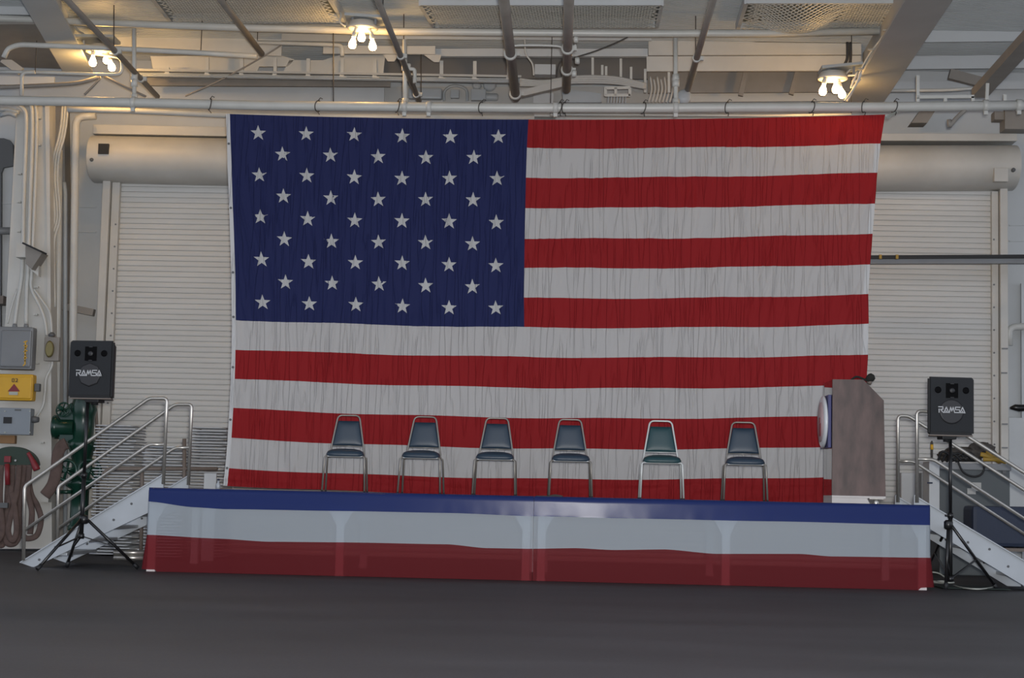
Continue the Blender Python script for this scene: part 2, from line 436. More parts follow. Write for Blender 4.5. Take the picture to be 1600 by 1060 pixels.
# knee brackets / stubs below the pipe, right
m = MB(); m.prism([P(1440, 170, 5.6), P(1462, 172, 5.6), P(1449, 192, 5.6), P(1424, 192, 5.6)], (0, 0.3, 0)); struct('trim_44', m, M['pole'])
m = MB(); m.box(P(1585, 190, 5.2), (0.34, 0.3, 0.28)); m.box(P(1568, 183, 5.2), (0.3, 0.2, 0.12)); struct('trim_45', m, M['pole'])
m = MB(); a0, a1 = PZ(1530, 146, 6.4), PZ(1612, 56, 6.4); m.bar(a0, a0+(a1-a0)*1.3, 0.2, 0.12); struct('trim_46', m, M['pole'])
m = MB(); m.box(P(1510, 123, 5.0), (0.5, 0.1, 0.14), Matrix.Rotation(0.25, 3, 'Y')); struct('trim_47', m, M['pole'])

# ================================================================== VENT GRATES
def grate(px0, px1, qx0, qx1, y0, y1, label, sag=0.0):
    z = CZ-0.16
    A, B = PZ(px0, y0, z), PZ(px1, y0, z); Cc, Dd = PZ(qx1, y1, z), PZ(qx0, y1, z)
    t = thing('vent_grate', label, 'vent', (A+Cc)/2, group='wire mesh vents in the ceiling')
    fr = MB()
    for p, q in ((A, B), (B, Cc), (Cc, Dd), (Dd, A)): fr.bar(p+Vector((0, 0, 0.06)), q+Vector((0, 0, 0.06)), 0.05, 0.12)
    obj('frame', fr, M['wall'], t)
    bk = MB(); bk.prism([A+Vector((0, 0, .14)), B+Vector((0, 0, .14)), Cc+Vector((0, 0, .14)), Dd+Vector((0, 0, .14))], (0, 0, 0.015)); obj('backing', bk, M['recess'], t)
    wi = MB(); W = (B-A).length; H = (Dd-A).length; step = 0.075
    def pt(s, v):   # s along width (m), v along depth
        u = s/W; p = (A*(1-u)+B*u)*(1-v/H)+(Dd*(1-u)+Cc*u)*(v/H)
        p.z -= sag*max(0, math.sin(PI*v/H))*max(0, math.sin(PI*min(1, max(0, (u-0.12)*2.0))))
        return p
    k = -H
    while k < W:
        for sg in (1, -1):
            s0, s1 = (k, k+H) if sg > 0 else (k+H, k)
            va0 = 0.0; va1 = H
            pts = []
            for i in range(9):
                f = i/8; ss = s0+(s1-s0)*f
                if 0 <= ss <= W: pts.append(pt(ss, H*f))
            if len(pts) > 1:
                for p, q in zip(pts, pts[1:]):
                    wi.bar(p, q, 0.017, 0.005)
        k += step
    g = obj('wire_mesh', wi, M['mesh'], t)
    return t
grate(236, 512, 268, 538, -4, 37, 'dull wire mesh vent between the left lamp and the middle lamp')
grate(657, 1034, 678, 1026, 9, 44, 'wire mesh vent in the middle, crossed by two thick taupe poles')
grate(1166, 1412, 1152, 1385, 6, 50, 'sagging wire mesh vent beside the large girder', sag=0.16)
for (x0, x1, y) in ((657, 1034, 5), (1166, 1420, 2)):
    xbeam('trim_%d' % (48 if x0 == 657 else 49), x0, y+4, x1, y+4, 10, 3.05, M['wall'], 0.05)

# ================================================================== LAMPS
def bulb(mbb, c, r=0.052, tilt=0.0):
    rot = Matrix.Rotation(tilt, 3, 'Y')
    pr = [(0.018, 0.0), (0.022, -0.02), (0.030, -0.045), (r*0.85, -0.08), (r, -0.11), (r*0.92, -0.14), (r*0.6, -0.16), (0.004, -0.168)]
    mbb.lathe(pr, c, rot, 16)
def lamp(plate, ring, bulbs, Y, label, cable, watts):
    (x0, y0, x1, y1) = plate; c = P(ring[0], ring[1], Y)
    t = thing('ceiling_lamp', label, 'lamp', c, group='clusters of three bare bulbs at the ceiling')
    a, b = P(x0, y0, Y), P(x1, y1, Y)
    m = MB(); m.bar(a, b, 0.40, 0.04, bev=0.005); obj('mounting_plate', m, M['bluegrey'], t)
    for f in (0.2, 0.8):
        m = MB(); q = a*(1-f)+b*f; m.bar(q+Vector((0, -.1, 0)), Vector((q.x, c.y-0.1, c.z+0.03)), 0.02, 0.03, up=Vector((1, 0, 0))); obj('bracket', m, M['boxgrey'], t)
    m = MB(); m.lathe([(0.09, 0.10), (0.17, 0.09), (0.185, 0.04), (0.20, 0.02), (0.20, 0.0), (0.17, -0.01), (0.05, -0.01)], c, 'Z', 28); obj('canopy', m, M['white'], t)
    for i, (bx, by, tl) in enumerate(bulbs):
        q = P(bx, by, Y + (-.12, .1, -.05)[i])
        top = q+Vector((math.sin(tl)*0.09, 0, 0.095))
        m = MB(); m.lathe([(0.03, -0.01), (0.032, 0.03), (0.026, 0.055), (0.02, 0.06)], top, Matrix.Rotation(tl, 3, 'Y'), 12)
        m.tube([top+Vector((0, 0, .05)), Vector((top.x*0.6+c.x*0.4, top.y, c.z+0.01))], 0.02, 8)
        s = obj('socket', m, M['white'], t)
        m = MB(); bulb(m, top, tilt=tl); obj('bulb', m, M['bulb'], s)
    m = MB(); m.tube(smooth_path([P(x, y, Y+dy) for x, y, dy in cable], 6), 0.014, 8); obj('supply_cable', m, M['white'], t)
    pl = bpy.data.lights.new('bulb_glow', 'POINT'); pl.energy = watts; pl.color = (1.0, 0.55, 0.15); pl.shadow_soft_size = 0.08
    lo = bpy.data.objects.new('bulb_glow', pl); lo.location = (0, -0.02, -0.22); lo.parent = t; scene.collection.objects.link(lo)
    return t
lamp((541, 28, 600, 32), (567, 45), ((551, 68, 0.15), (565, 57, 0.0), (582, 71, -0.1)), 2.9, 'middle bare bulb lamp under a grey plate, nearest the flag stars', [(517, 0, .1), (524, 14, .1), (533, 22, .05), (531, 34, 0), (540, 41, 0)], 22)
lamp((108, 61, 183, 62), (157, 82), ((145, 96, 0.0), (167, 92, 0.1), (174, 104, -0.3)), 4.1, 'leftmost bare bulb lamp, glowing beside the left girder', [(114, 38, .1), (122, 48, .05), (132, 55, 0), (131, 68, 0), (142, 80, 0)], 36)
lamp((1281, 110, 1345, 104), (1301, 124), ((1286, 141, 0.15), (1306, 138, 0.0), (1315, 146, -0.25)), 3.5, 'rightmost bare bulb lamp with a tangle of cable at the large girder', [(1330, 118, 0), (1344, 108, .1), (1340, 100, .05), (1325, 112, 0), (1318, 122, 0)], 30)
# cable bundle on the girder edge
t = thing('cable_run', 'thin cables running up the left edge of the large girder to the lamp', 'cable', P(1320, 158, 3.3))
cb = [(1320, 158, 3.3), (1338, 132, 3.25), (1345, 110, 3.2), (1362, 80, 3.0), (1385, 50, 2.7), (1405, 20, 2.5), (1420, -6, 2.3)]
cb2 = [(1324, 158, 3.35), (1333, 140, 3.3), (1348, 112, 3.2), (1368, 76, 3.0), (1390, 44, 2.7), (1412, 18, 2.5), (1425, -6, 2.3)]
m = MB(); m.tube(smooth_path([P(*q) for q in cb], 6), 0.013, 8); obj('cable', m, M['white'], t)
m = MB(); m.tube(smooth_path([P(*q) for q in cb2], 6), 0.016, 8); obj('cable', m, M['white'], t)
for q in ((1363, 78, 2.98), (1386, 48, 2.68), (1407, 18, 2.48), (1348, 108, 3.15)):
    m = MB(); m.box(P(*q), (0.12, 0.05, 0.02)); obj('cable_clip', m, M['steel'], t)
m = MB(); m.tube(smooth_path([P(1325, 118, 3.4), P(1338, 118, 3.35), P(1332, 128, 3.35), P(1344, 124, 3.3), P(1330, 137, 3.35), P(1340, 112, 3.3)], 6), 0.014, 8); obj('cable', m, M['white'], t)

# ================================================================== PIPES AND POLES
FY = 2.6     # flag
PY = 2.78    # main pipe
def pipe(name, pts, Y, r, mm, label, cat='pipe', rr=0.12, parts=None, seg=14, hang=()):
    path = rounded([P(x, y, Y if len(q) == 0 else q[0]) for (x, y, *q) in pts], rr)
    m = MB(); m.tube(path, r, seg)
    if not hang: return single(name, m, mm, label, cat)
    t = thing(name, label, cat, path[0]); obj('pipe_run', m, mm, t)
    for i_ in hang:
        p_ = path[i_]; q = MB(); q.tube([p_, Vector((p_.x, p_.y, CZ))], 0.006, 6); obj('hanger_rod', q, M['rope'], t)
    return t
mp = [(-40, 155), (0, 157), (200, 160), (400, 165), (600, 167), (800, 168.5), (1000, 169), (1200, 168), (1400, 167), (1640, 164)]
t = thing('fire_main_pipe', 'thick pale horizontal pipe spanning the bay, the flag tied below it', 'pipe', P(800, 168, PY))
m = MB(); m.tube([P(x, y, PY) for x, y in mp], 0.062, 20); obj('pipe_run', m, M['pipe'], t)
for x in (208, 632, 670, 868, 1056, 1540, 1592):
    y = ipol(mp, x); c = P(x, y, PY)
    m = MB(); m.lathe([(0.062, -0.035), (0.078, -0.03), (0.078, 0.03), (0.062, 0.035)], c, 'X', 18); m.box(c+Vector((0, 0, -0.09)), (0.05, 0.04, 0.06)); obj('coupling', m, M['pipe'], t)
pipe('upper_pipe', [(-40, 26), (0, 29), (100, 33), (250, 39), (400, 44), (600, 49), (800, 51), (1000, 52.5), (1200, 52), (1392, 48)], 3.3, 0.05, M['pipe'], 'pale horizontal pipe high up, just below the mesh vents', rr=0.02)
pipe('conduit', [(6, 90), (12, 76), (30, 69.5), (120, 73), (200, 77), (300, 82), (402, 88)], 3.4, 0.036, M['pipe'], 'pale conduit passing above the leftmost lamp', hang=(-2,))
pipe('conduit', [(402, 66), (520, 70), (535, 71), (535, 88)], 4.2, 0.028, M['pipe'], 'short pale conduit elbowing down left of the middle lamp', hang=(0,))
pipe('conduit', [(0, 112, 3.9), (60, 113, 3.9), (170, 117, 3.9), (191, 116, 3.9), (191, 90, 3.9), (160, 85, 4.0)], 3.9, 0.022, M['pipe'], 'thin conduit looping around the leftmost lamp')
pipe('conduit', [(34, 150), (34, 113), (55, 113)], 3.8, 0.024, M['pipe'], 'short upright conduit left of the leftmost lamp', hang=(-1,))
pipe('drain_pipe', [(835, 184), (500, 182), (350, 180), (200, 173), (106, 171)], 4.6, 0.042, M['pipe'], 'slim pale pipe behind the thick pipe, above the shutter hood')
pipe('down_pipe', [(150, 181), (119, 183), (118, 220), (114, 520), (110, 860)], 5.3, 0.055, M['pipe'], 'upright pale pipe with an elbow on top, left of the shutter', rr=0.25)
pipe('down_pipe', [(100, 285), (102, 300), (102, 860)], 5.5, 0.03, M['bluegrey'], 'thin upright blue grey pipe beside the taller elbowed pipe')
pipe('down_pipe', [(93, 235), (91, 420), (86, 860)], 5.45, 0.045, M['pipe'], 'upright pipe between the column and the blue grey pipe')
pipe('small_pipe', [(860, 179), (1200, 181), (1330, 179)], 4.2, 0.018, M['pipe'], 'thin pale line between the thick pipe and the red top stripe', hang=(0, -1))
pipe('small_pipe', [(1340, 142), (1480, 141), (1545, 136)], 4.4, 0.022, M['pipe'], 'thin pale pipe right of the large girder')
pipe('curved_pipe', [(1577, 540), (1577, 516), (1584, 511), (1640, 509)], 5.9, 0.05, M['pipe'], 'pale pipe curving into the right edge beside the shutter', rr=0.2)
pipe('hose_line', [(0, 180), (14, 176), (26, 181)], 5.0, 0.035, M['bluegrey'], 'blue grey line bending behind the top of the left column')
pipe('hose_line', [(-10, 172), (10, 170), (30, 176)], 5.0, 0.03, M['bluegrey'], 'upper of two blue grey lines behind the left column top')
def drop(x, y0, y1, r, Y, label, joints=()):
    t = thing('drop_pipe', label, 'pipe', P(x, y1, Y))
    m = MB(); m.tube([P(x-0.5, y0, Y), P(x, y1, Y)], r, 12); obj('pipe_run', m, M['pipe'], t)
    for jy in joints:
        m = MB(); m.lathe([(r, -0.05), (r*1.6, -0.045), (r*1.6, 0.045), (r, 0.05)], P(x, jy, Y), 'Z', 14); obj('joint', m, M['pipe'], t)
    return t
drop(210, 45, 160, 0.028, 2.9, 'upright pale pipe joining the thick pipe right of the leftmost lamp', (120, 130, 152))
t = drop(633, 62, 168, 0.030, 2.9, 'upright pale pipe with a small side loop, meeting the thick pipe above the stars', (105, 160))
m = MB(); m.tube(rounded([P(639, 100, 2.9), P(639, 108, 2.9), P(648, 108, 2.9), P(648, 130, 2.9)], 0.05), 0.026, 10); obj('side_loop', m, M['pipe'], t)
drop(1056, 60, 168, 0.030, 2.9, 'upright pale pipe meeting the thick pipe above the red stripe', (122, 130, 160))

def pole(x0, y0, x1, y1, r, z, label, clamps=()):
    far = PZ(x1, y1, z); near = PZ(x0, y0, z); d = near-far; near = far+d*1.25
    t = thing('overhead_pole', label, 'pole', far, group='taupe poles slung below the ceiling')
    m = MB(); m.tube([far, near], r, 14); obj('shaft', m, M['pole'], t)
    for f in clamps:
        c = far+d*f; m = MB(); ax = d.normalized(); rot = ax.to_track_quat('Z', 'Y').to_matrix()
        m.lathe([(r, -0.03), (r*1.35, -0.025), (r*1.35, 0.025), (r, 0.03)], c, rot, 14); m.box(c+Vector((r*1.5, 0, 0)), (0.05, 0.05, 0.05)); obj('clamp', m, M['pipe'], t)
    m = MB(); m.tube([far+d*0.9+Vector((0, 0, r)), Vector((far.x+d.x*0.9, far.y+d.y*0.9, CZ))], 0.008, 6); obj('hanger_rod', m, M['rope'], t)
    return t
pole(90, -16, 246, 151, 0.036, 6.35, 'slanting taupe pole crossing in front of the leftmost lamp', (0.2, 0.48))
pole(345, 0, 409, 84, 0.042, 6.9, 'short slanting taupe pole crossing the left mesh vent', ())
pole(590, 0, 655, 158, 0.036, 6.35, 'slanting taupe pole right beside the middle lamp', (0.08, 0.5))
pole(787, -2, 806, 153, 0.062, 6.35, 'thick taupe pole left of the two crossing the middle vent', (0.05, 0.5))
pole(889, -2, 885, 140, 0.058, 6.35, 'thick taupe pole right of the two crossing the middle vent', (0.25, 0.5))
pole(1115, -2, 1074, 142, 0.040, 6.4, 'slanting taupe pole ending at the round grey cap', (0.4,))
m = MB(); c = P(1069, 151, 3.6); m.lathe([(0.10, 0.12), (0.10, 0.0), (0.085, -0.02), (0.02, -0.025)], c, 'Y', 24); m.tube([c+Vector((0, .1, 0)), P(1085, 112, 3.9)], 0.04, 10)
single('capped_pipe', m, M['bluegrey'], 'round blue grey capped pipe end above the thick pipe', 'pipe')
# bulkhead loops and clamps around the thick poles
t = thing('rod_tie', 'pale rod tying the two thick taupe poles together', 'rod', P(850, 73, 2.9))
m = MB(); m.tube(smooth_path([P(792, 80, 2.0), P(800, 74, 2.0), P(812, 71, 2.0), P(870, 72, 2.0), P(880, 78, 2.0), P(890, 78, 2.0), P(900, 70, 2.0)], 6), 0.015, 8); obj('rod', m, M['pipe'], t)
for x, y in ((900, 62), (902, 95), (897, 115)):
    m = MB(); m.lathe([(0.03, -0.03), (0.045, -0.02), (0.045, 0.02), (0.03, 0.03)], P(x, y, 2.3), 'X', 10); obj('clamp', m, M['pipe'], t)
# thin black hanging rods
for (x, y0, y1, Y, lb) in ((178, 8, 72, 3.0, 'thin dark rod hanging above the leftmost lamp'), (521, 52, 172, 3.1, 'thin dark rod hanging left of the middle lamp down to the thick pipe'),
        (631, 22, 62, 3.2, 'short thin dark rod hanging right of the middle lamp'), (1087, 25, 82, 3.1, 'thin dark rod hanging beside the slanting pole near the round cap'),
        (658, 85, 150, 4.3, 'thin dark rod hanging above the star rows, right of the small side loop')):
    q = PZ(x, y0, CZ-.005); q2 = P(x, y1, q.y)
    if y0 > 40: q = P(x, y0, Y); q2 = P(x, y1, Y)
    m = MB(); m.tube([q, q2], 0.007, 6); single('hanging_rod', m, M['rope'], lb, 'rod')
def wire(pts, Y, r, label, mm=None, name='loose_cable', cat='cable'):
    m = MB(); m.tube(smooth_path([P(x, y, Y) for x, y in pts], 6), r, 7); return single(name, m, mm or M['rope'], label, cat)
wire([(981, 58), (960, 68), (930, 80), (905, 88), (893, 92), (878, 94), (872, 105), (870, 120)], 3.3, 0.010, 'dark cable sagging from the upper pipe to the thick pole')
wire([(470, 45), (440, 70), (400, 95), (345, 125), (290, 150)], 4.8, 0.012, 'long slanting cable between the left mesh vent and the thick pipe', M['pole'])
wire([(820, 62), (822, 84), (832, 100), (834, 118)], 3.9, 0.012, 'pale cable hanging between the two thick poles', M['pipe'])
wire([(157, 120), (120, 130), (60, 134), (-10, 137)], 4.0, 0.030, 'bundle of cables sweeping left below the leftmost lamp', M['pole'])
wire([(163, 119), (190, 133), (228, 151)], 4.0, 0.016, 'cable going down right from below the leftmost lamp', M['pole'])
wire([(157, 122), (145, 135), (132, 148)], 4.0, 0.016, 'short cable going down left from below the leftmost lamp', M['pole'])
# ties round the main pipe
def tie(x, label, lean=0.0):
    y = ipol(mp, x); c = P(x, y, PY); m = MB(); r = 0.072
    pts = [c+Vector((math.sin(a*1.0)*0.01+lean*math.cos(a)*0.03, math.cos(a)*r, math.sin(a)*r)) for a in [2*PI*k/18 for k in range(18)]]
    m.tube(pts, 0.007, 6, closed=True)
    m.tube(smooth_path([c+Vector((0, -0.02, -r)), c+Vector((0.01, -0.1, -r-0.02)), P(x+2, y+13, FY+0.01)], 4), 0.006, 6)
    m.tube([c+Vector((0, 0, r)), c+Vector((0.03, -0.02, r+0.035)), c+Vector((0.06, -0.01, r+0.02))], 0.006, 6)
    return single('cord_tie', m, M['rope'], label, 'cord')
ties = [(328, 'dark cord tied round the thick pipe at the flag corner with the stars'), (497, 'dark cord tie round the pipe, above the second star column'),
        (621, 'dark cord tie beside the upright pipe with the small side loop'), (752, 'dark cord tie above the last star column'), (874, 'dark cord tie below the thick right pole'),
        (882, 'second dark cord tie below the thick right pole, with loose ends'), (1005, 'dark cord tie above the red stripe, left of the round grey cap'), (1136, 'dark cord tie right of the round grey cap'),
        (1268, 'dark cord tie left below the rightmost lamp'), (1349, 'dark cord tie just right below the large girder'), (1397, 'dark cord tie at the flag corner with the red stripe')]
for i, (x, lb) in enumerate(ties): tie(x, lb, 1 if i % 2 else -1)
m = MB(); 
for k in range(4): m.tube(smooth_path([P(1384, 182, FY), P(1388+k*2, 186-k*3, FY+.05), P(1396+k*2, 178-k, FY+.1), P(1402, 176, PY-.06)], 5), 0.006, 6)
single('cord_tangle', m, M['cable'], 'pale loose cord at the upper right corner of the flag', 'cord')

# ================================================================== CABLE TRAY
t = thing('cable_tray', 'long cable tray hung on short stubs above the stars', 'cable tray', P(520, 125, 4.95))
TY = 4.95
ty = lambda x: 114+(x-215)*0.0155
m = MB(); m.bar(P(215, ty(215)-1, TY), P(815, ty(815), TY), 0.3, 0.03); m.bar(P(215, ty(215)+4, TY-.1), P(815, ty(815)+5, TY-.1), 0.05, 0.04); obj('tray', m, M['beam'], t)
for x in (262, 324, 378, 430, 482, 535, 586, 690, 742, 795):
    yy = ty(x); h = 26 if x > 300 else 9
    m = MB(); m.bar(P(x, yy-h, TY-.1), P(x, yy, TY-.1), 0.05, 0.05, up=Vector((0, 1, 0))); m.box(P(x+1, yy+2, TY-.12), (0.10, 0.06, 0.04), Matrix.Rotation(0.4, 3, 'Y')); obj('hanger', m, M['pipe'], t)
for k in range(3):
    m = MB(); m.tube(smooth_path([P(215+j*60, ty(215+j*60)+1+k*1.5+random.uniform(-.8, .8), TY-.13-k*.02) for j in range(11)], 4), 0.012, 7); obj('cable', m, M['bluegrey'], t)
t = thing('cable_tray', 'cable tray section sagging between and beyond the two thick poles', 'cable tray', P(900, 125, 4.6))
for k in range(4):
    m = MB(); m.tube(smooth_path([P(812, 124+k*3, 4.6), P(850, 127+k*2, 4.6), P(900, 120+k*3, 4.6), P(960, 121+k*3, 4.6), P(1010, 132+k*2, 4.6)], 5), 0.022, 8); obj('cable', m, M['beam'], t)
m = MB(); m.bar(P(812, 148, 4.5), P(882, 131, 4.5), 0.12, 0.09); obj('tray', m, M['beam'], t)
for x, y0 in ((926, 90), (941, 102), (947, 104), (970, 92), (986, 105), (1008, 108), (1045, 108)):
    m = MB(); m.bar(P(x, y0, 4.8), P(x, 126 if x < 1000 else 145, 4.8), 0.035, 0.035, up=Vector((0, 1, 0))); obj('hanger', m, M['pipe'], t)
m = MB(); 
for a, b in (((945, 138), (985, 137)), ((945, 149), (985, 149)), ((946, 137), (946, 150)), ((984, 137), (984, 150)), ((962, 137), (962, 150))): m.bar(P(*a, 4.6), P(*b, 4.6), 0.04, 0.02, up=Vector((0, 1, 0)))
obj('bracket_frame', m, M['pipe'], t)
for k in range(7):
    m = MB(); x = 951+k*4.5; m.tube([P(x, 150, 4.62), P(x-1, 163, 4.62)], 0.014, 7); obj('cable', m, M['bluegrey'], t)
for k in range(7):
    m = MB(); x = 1016+k*5.5; m.tube(smooth_path([P(x, 120+4*(k % 2), 5.2), P(x+2, 140, 5.2), P(x-3, 160, 5.2)], 4), 0.016, 7); obj('cable', m, M['white'], t)
# machinery boxes above the pipe
t = thing('valve_gear', 'blue grey valve gear and boxes behind the thick pipe, above the last stars', 'machinery', P(740, 158, WY-.2))
m = MB(); m.box(P(711, 148, WY-.12), (0.13, 0.15, 0.13), bev=0.01); obj('switch_box', m, M['bluegrey'], t)
m = MB(); m.box(P(748, 150, WY-.12), (0.22, 0.2, 0.17), bev=0.01); obj('gear_box', m, M['bluegrey'], t)
m = MB(); m.lathe([(0.10, 0.1), (0.10, -0.04), (0.07, -0.06)], P(765, 133, WY-.12), 'Y', 20); obj('round_cover', m, M['bluegrey'], t)
m = MB(); m.lathe([(0.07, 0.1), (0.07, -0.04), (0.04, -0.06)], P(745, 134, WY-.12), 'Y', 18); obj('round_cover', m, M['bluegrey'], t)
m = MB(); m.lathe([(0.05, -0.2), (0.06, -0.05), (0.06, 0.1), (0.04, 0.12)], P(766, 152, WY-.12), 'X', 16); obj('motor', m, M['bluegrey'], t)
m = MB(); m.tube(smooth_path([P(694, 158, WY-.12), P(695, 142, WY-.12), P(710, 134, WY-.12), P(728, 140, WY-.12), P(730, 158, WY-.12)], 6), 0.022, 8); obj('pipe_arc', m, M['bluegrey'], t)
m = MB(); m.box(P(665, 148, WY-.12), (0.5, 0.22, 0.17), bev=0.03); single('grey_housing', m, M['bluegrey'], 'blue grey housing left of the valve gear behind the thick pipe', 'machinery')
m = MB(); m.box(P(852, 111, 5.2), (0.30, 0.2, 0.15), bev=0.005); single('white_box', m, M['wall'], 'white box high up between the two thick poles', 'box')
m = MB(); m.box(P(849, 166, WY-.11), (0.30, 0.2, 0.36), bev=0.005); single('white_box', m, M['wall'], 'tall white box between the poles, behind the thick pipe', 'box')
m = MB(); m.prism([P(878, 142, 5.0), P(895, 140, 5.0), P(940, 146, 5.0), P(940, 160, 5.0), P(880, 160, 5.0)], (0, 0.2, 0), bev=0.01); single('machine_cover', m, M['bluegrey'], 'blue grey machine cover right of the thick right pole', 'machinery')
# black hook hanging at right bay
m = MB(); m.tube(smooth_path([P(1324, 66, 4.0), P(1324, 90, 4.0), P(1319, 102, 4.0)], 5), 0.02, 8); m.tube(smooth_path([P(1329, 66, 4.0), P(1329, 92, 4.0), P(1326, 103, 4.0)], 5), 0.02, 8)
single('black_strap', m, M['rope'], 'dark hanging straps left of the large girder, above the rightmost lamp', 'strap')
# hook below the pipe at right
m = MB(); m.tube(smooth_path([P(1510, 170, PY), P(1495, 184, PY), P(1484, 197, PY)], 4), 0.028, 8); m.tube([P(1483, 187, PY), P(1484, 199, PY)], 0.03, 8)
single('hook_arm', m, M['pole'], 'slanting hook arm below the thick pipe, right of the flag', 'hook')
# small railing frame over the pipe at right
m = MB()
for a, b in (((1432, 152), (1522, 151)), ((1434, 118), (1434, 160)), ((1477, 152), (1477, 160)), ((1520, 151), (1520, 160)), ((1543, 128), (1541, 170)), ((1570, 148), (1570, 158))): m.bar(P(*a, PY), P(*b, PY), 0.04, 0.03, up=Vector((0, 1, 0)))
single('pipe_bracket', m, M['pipe'], 'light bracket frame standing above the thick pipe at right', 'bracket')

# ================================================================== COLUMN FITTINGS (left)
FYc = CY-0.06
def cond(pts, r, label, mm=None, Y=FYc-0.02):
    m = MB(); m.tube(smooth_path([P(x, y, Y) for x, y in pts], 6), r, 10); return single('column_conduit', m, mm or M['pipe'], label, 'conduit')
cond([(28, 163), (38, 172), (41, 185), (40, 230), (37, 320), (35, 420), (28, 470), (23, 508)], 0.030, 'leftmost upright conduit on the left column')
cond([(44, 160), (50, 172), (50, 230), (47, 320), (44, 420), (42, 450), (41, 508)], 0.030, 'second upright conduit from the left on the left column')
cond([(52, 160), (57, 175), (57, 230), (54, 320), (50, 420), (49, 450), (62, 478), (70, 500), (73, 525)], 0.024, 'third conduit on the left column, bending to the small brass box')
cond([(53, 452), (66, 470), (78, 490), (81, 525)], 0.018, 'thin cable curving right to the small brass box on the column')
cond([(27, 452), (18, 480), (12, 506)], 0.014, 'thin cable curving left above the grey box on the column')
wb = [(100, 162), (98, 190), (94, 215), (86, 245), (84, 280), (87, 320), (87, 345), (80, 370), (78, 400), (80, 480)]
for k in range(3):
    cond([(x+k*4-2, y) for x, y in wb], 0.018, ('leftmost', 'middle', 'rightmost')[k]+' cable of the wavy bundle right of the column', M['pipe'], 5.25)
for x, y in ((61, 185), (61, 227), (31, 272), (30, 316), (30, 362), (57, 449), (56, 492), (58, 568), (66, 692)):
    m = MB(); m.box(P(x, y, CY-0.035), (0.055, 0.065, 0.022)); m.lathe([(0.008, -.045), (0.008, -.03)], P(x, y, CY-.035), 'Y', 8)
    single('standoff_clamp', m, M['pipe'], 'small metal standoff clamp on the face of the left column', 'clamp', 'standoff clamps up the left column')
t = thing('angled_floodlight', 'white angled box lamp bracket with a dark edge on the column', 'bracket', P(48, 400, 4.8))
m = MB(); m.prism([P(24, 402, 4.75), P(24, 381, 4.75), P(40, 381, 4.75), P(40, 402, 4.75)], (0, 0.25, 0), bev=0.005); obj('box_body', m, M['white'], t)
m = MB(); m.prism([P(40, 383, 4.72), P(66, 395, 4.72), P(49, 421, 4.72), P(40, 412, 4.72)], (0, 0.28, 0)); obj('slanted_shield', m, M['pole'], t)
m = MB(); m.bar(P(40, 382, 4.7), P(68, 395, 4.7), 0.3, 0.025); obj('dark_edge', m, M['black'], t)
m = MB(); m.prism([P(48, 412, 4.9), P(61, 398, 4.9), P(60, 432, 4.9), P(46, 420, 4.9)], (0, 0.12, 0)); obj('support', m, M['white'], t)
# grey electrical box
def strokes(segs, r, Y0):
    m = MB()
    for a, b in segs: m.bar(P(*a, Y0), P(*b, Y0), 0.006, r, up=Vector((0, 0, 1)) if abs(a[0]-b[0]) > abs(a[1]-b[1]) else Vector((1, 0, 0)))
    return m
BY = 4.82
t = thing('electrical_box', 'large grey electrical box with yellow scrawl, top of the column boxes', 'electrical box', P(26, 545, BY))
m = MB(); m.box(P(26, 545, BY), (58*S(BY), 0.2, 68*S(BY)), bev=0.035); obj('box_body', m, M['boxgrey'], t)
m = MB(); m.box(P(25, 545, BY-.11), (48*S(BY), 0.03, 58*S(BY)), bev=0.02); obj('lid', m, M['boxgrey'], t)
m = strokes([((37, 535), (43, 533)), ((37, 540), (43, 541)), ((38, 545), (42, 543)), ((37, 550), (43, 548)), ((38, 554), (41, 556)), ((37, 560), (42, 559)), ((38, 565), (40, 563)), ((40, 533), (39, 568)), ((36, 572), (40, 568))], 0.016, BY-.13); obj('yellow_marking', m, M['yellow'], t)
for x in (23, 41):
    m = MB(); m.lathe([(0.035, 0.0), (0.035, 0.03), (0.028, 0.06)], P(x, 513, BY), 'Z', 12); obj('gland', m, M['boxgrey'], t)
t = thing('electrical_box', 'yellow electrical box with a red warning triangle, middle of the column boxes', 'electrical box', P(25, 606, BY))
m = MB(); m.box(P(24, 606, BY), (62*S(BY), 0.18, 42*S(BY)), bev=0.03); obj('box_body', m, M['yellow'], t)
m = MB(); m.box(P(24, 606, BY-.1), (52*S(BY), 0.03, 34*S(BY)), bev=0.012); obj('lid', m, M['yellow'], t)
yb = BY-.125
m = MB(); m.prism([P(22, 600, yb), P(31, 612, yb), P(12, 612, yb)], (0, 0.006, 0)); obj('warning_triangle', m, M['red'], t)
m = MB(); m.box(P(21, 615, yb), (14*S(BY), 0.006, 5*S(BY))); obj('warning_text_patch', m, M['cable'], t)
m = strokes([((19, 592), (22, 592)), ((19, 592), (19, 597)), ((19, 597), (22, 597)), ((22, 592), (22, 597)), ((24, 592), (27, 592)), ((27, 592), (27, 595)), ((27, 595), (24, 597)), ((24, 597), (28, 597))], 0.008, yb); obj('black_number', m, M['rope'], t)
m = MB(); m.box(P(59, 606, BY), (0.07, 0.1, 0.11), bev=0.01); obj('side_knob', m, M['dark'], t)
t = thing('electrical_box', 'blue grey electrical box with a dark window, lowest of the column boxes', 'electrical box', P(24, 659, BY))
m = MB(); m.box(P(20, 659, BY), (62*S(BY), 0.18, 42*S(BY)), bev=0.01); obj('box_body', m, M['boxblue'], t)
m = MB(); m.box(P(12, 657, BY-.095), (13*S(BY), 0.02, 10*S(BY))); obj('window', m, M['black'], t)
m = MB(); m.box(P(28, 641, BY-.093), (10*S(BY), 0.01, 2.5*S(BY))); obj('nameplate', m, M['dark'], t)
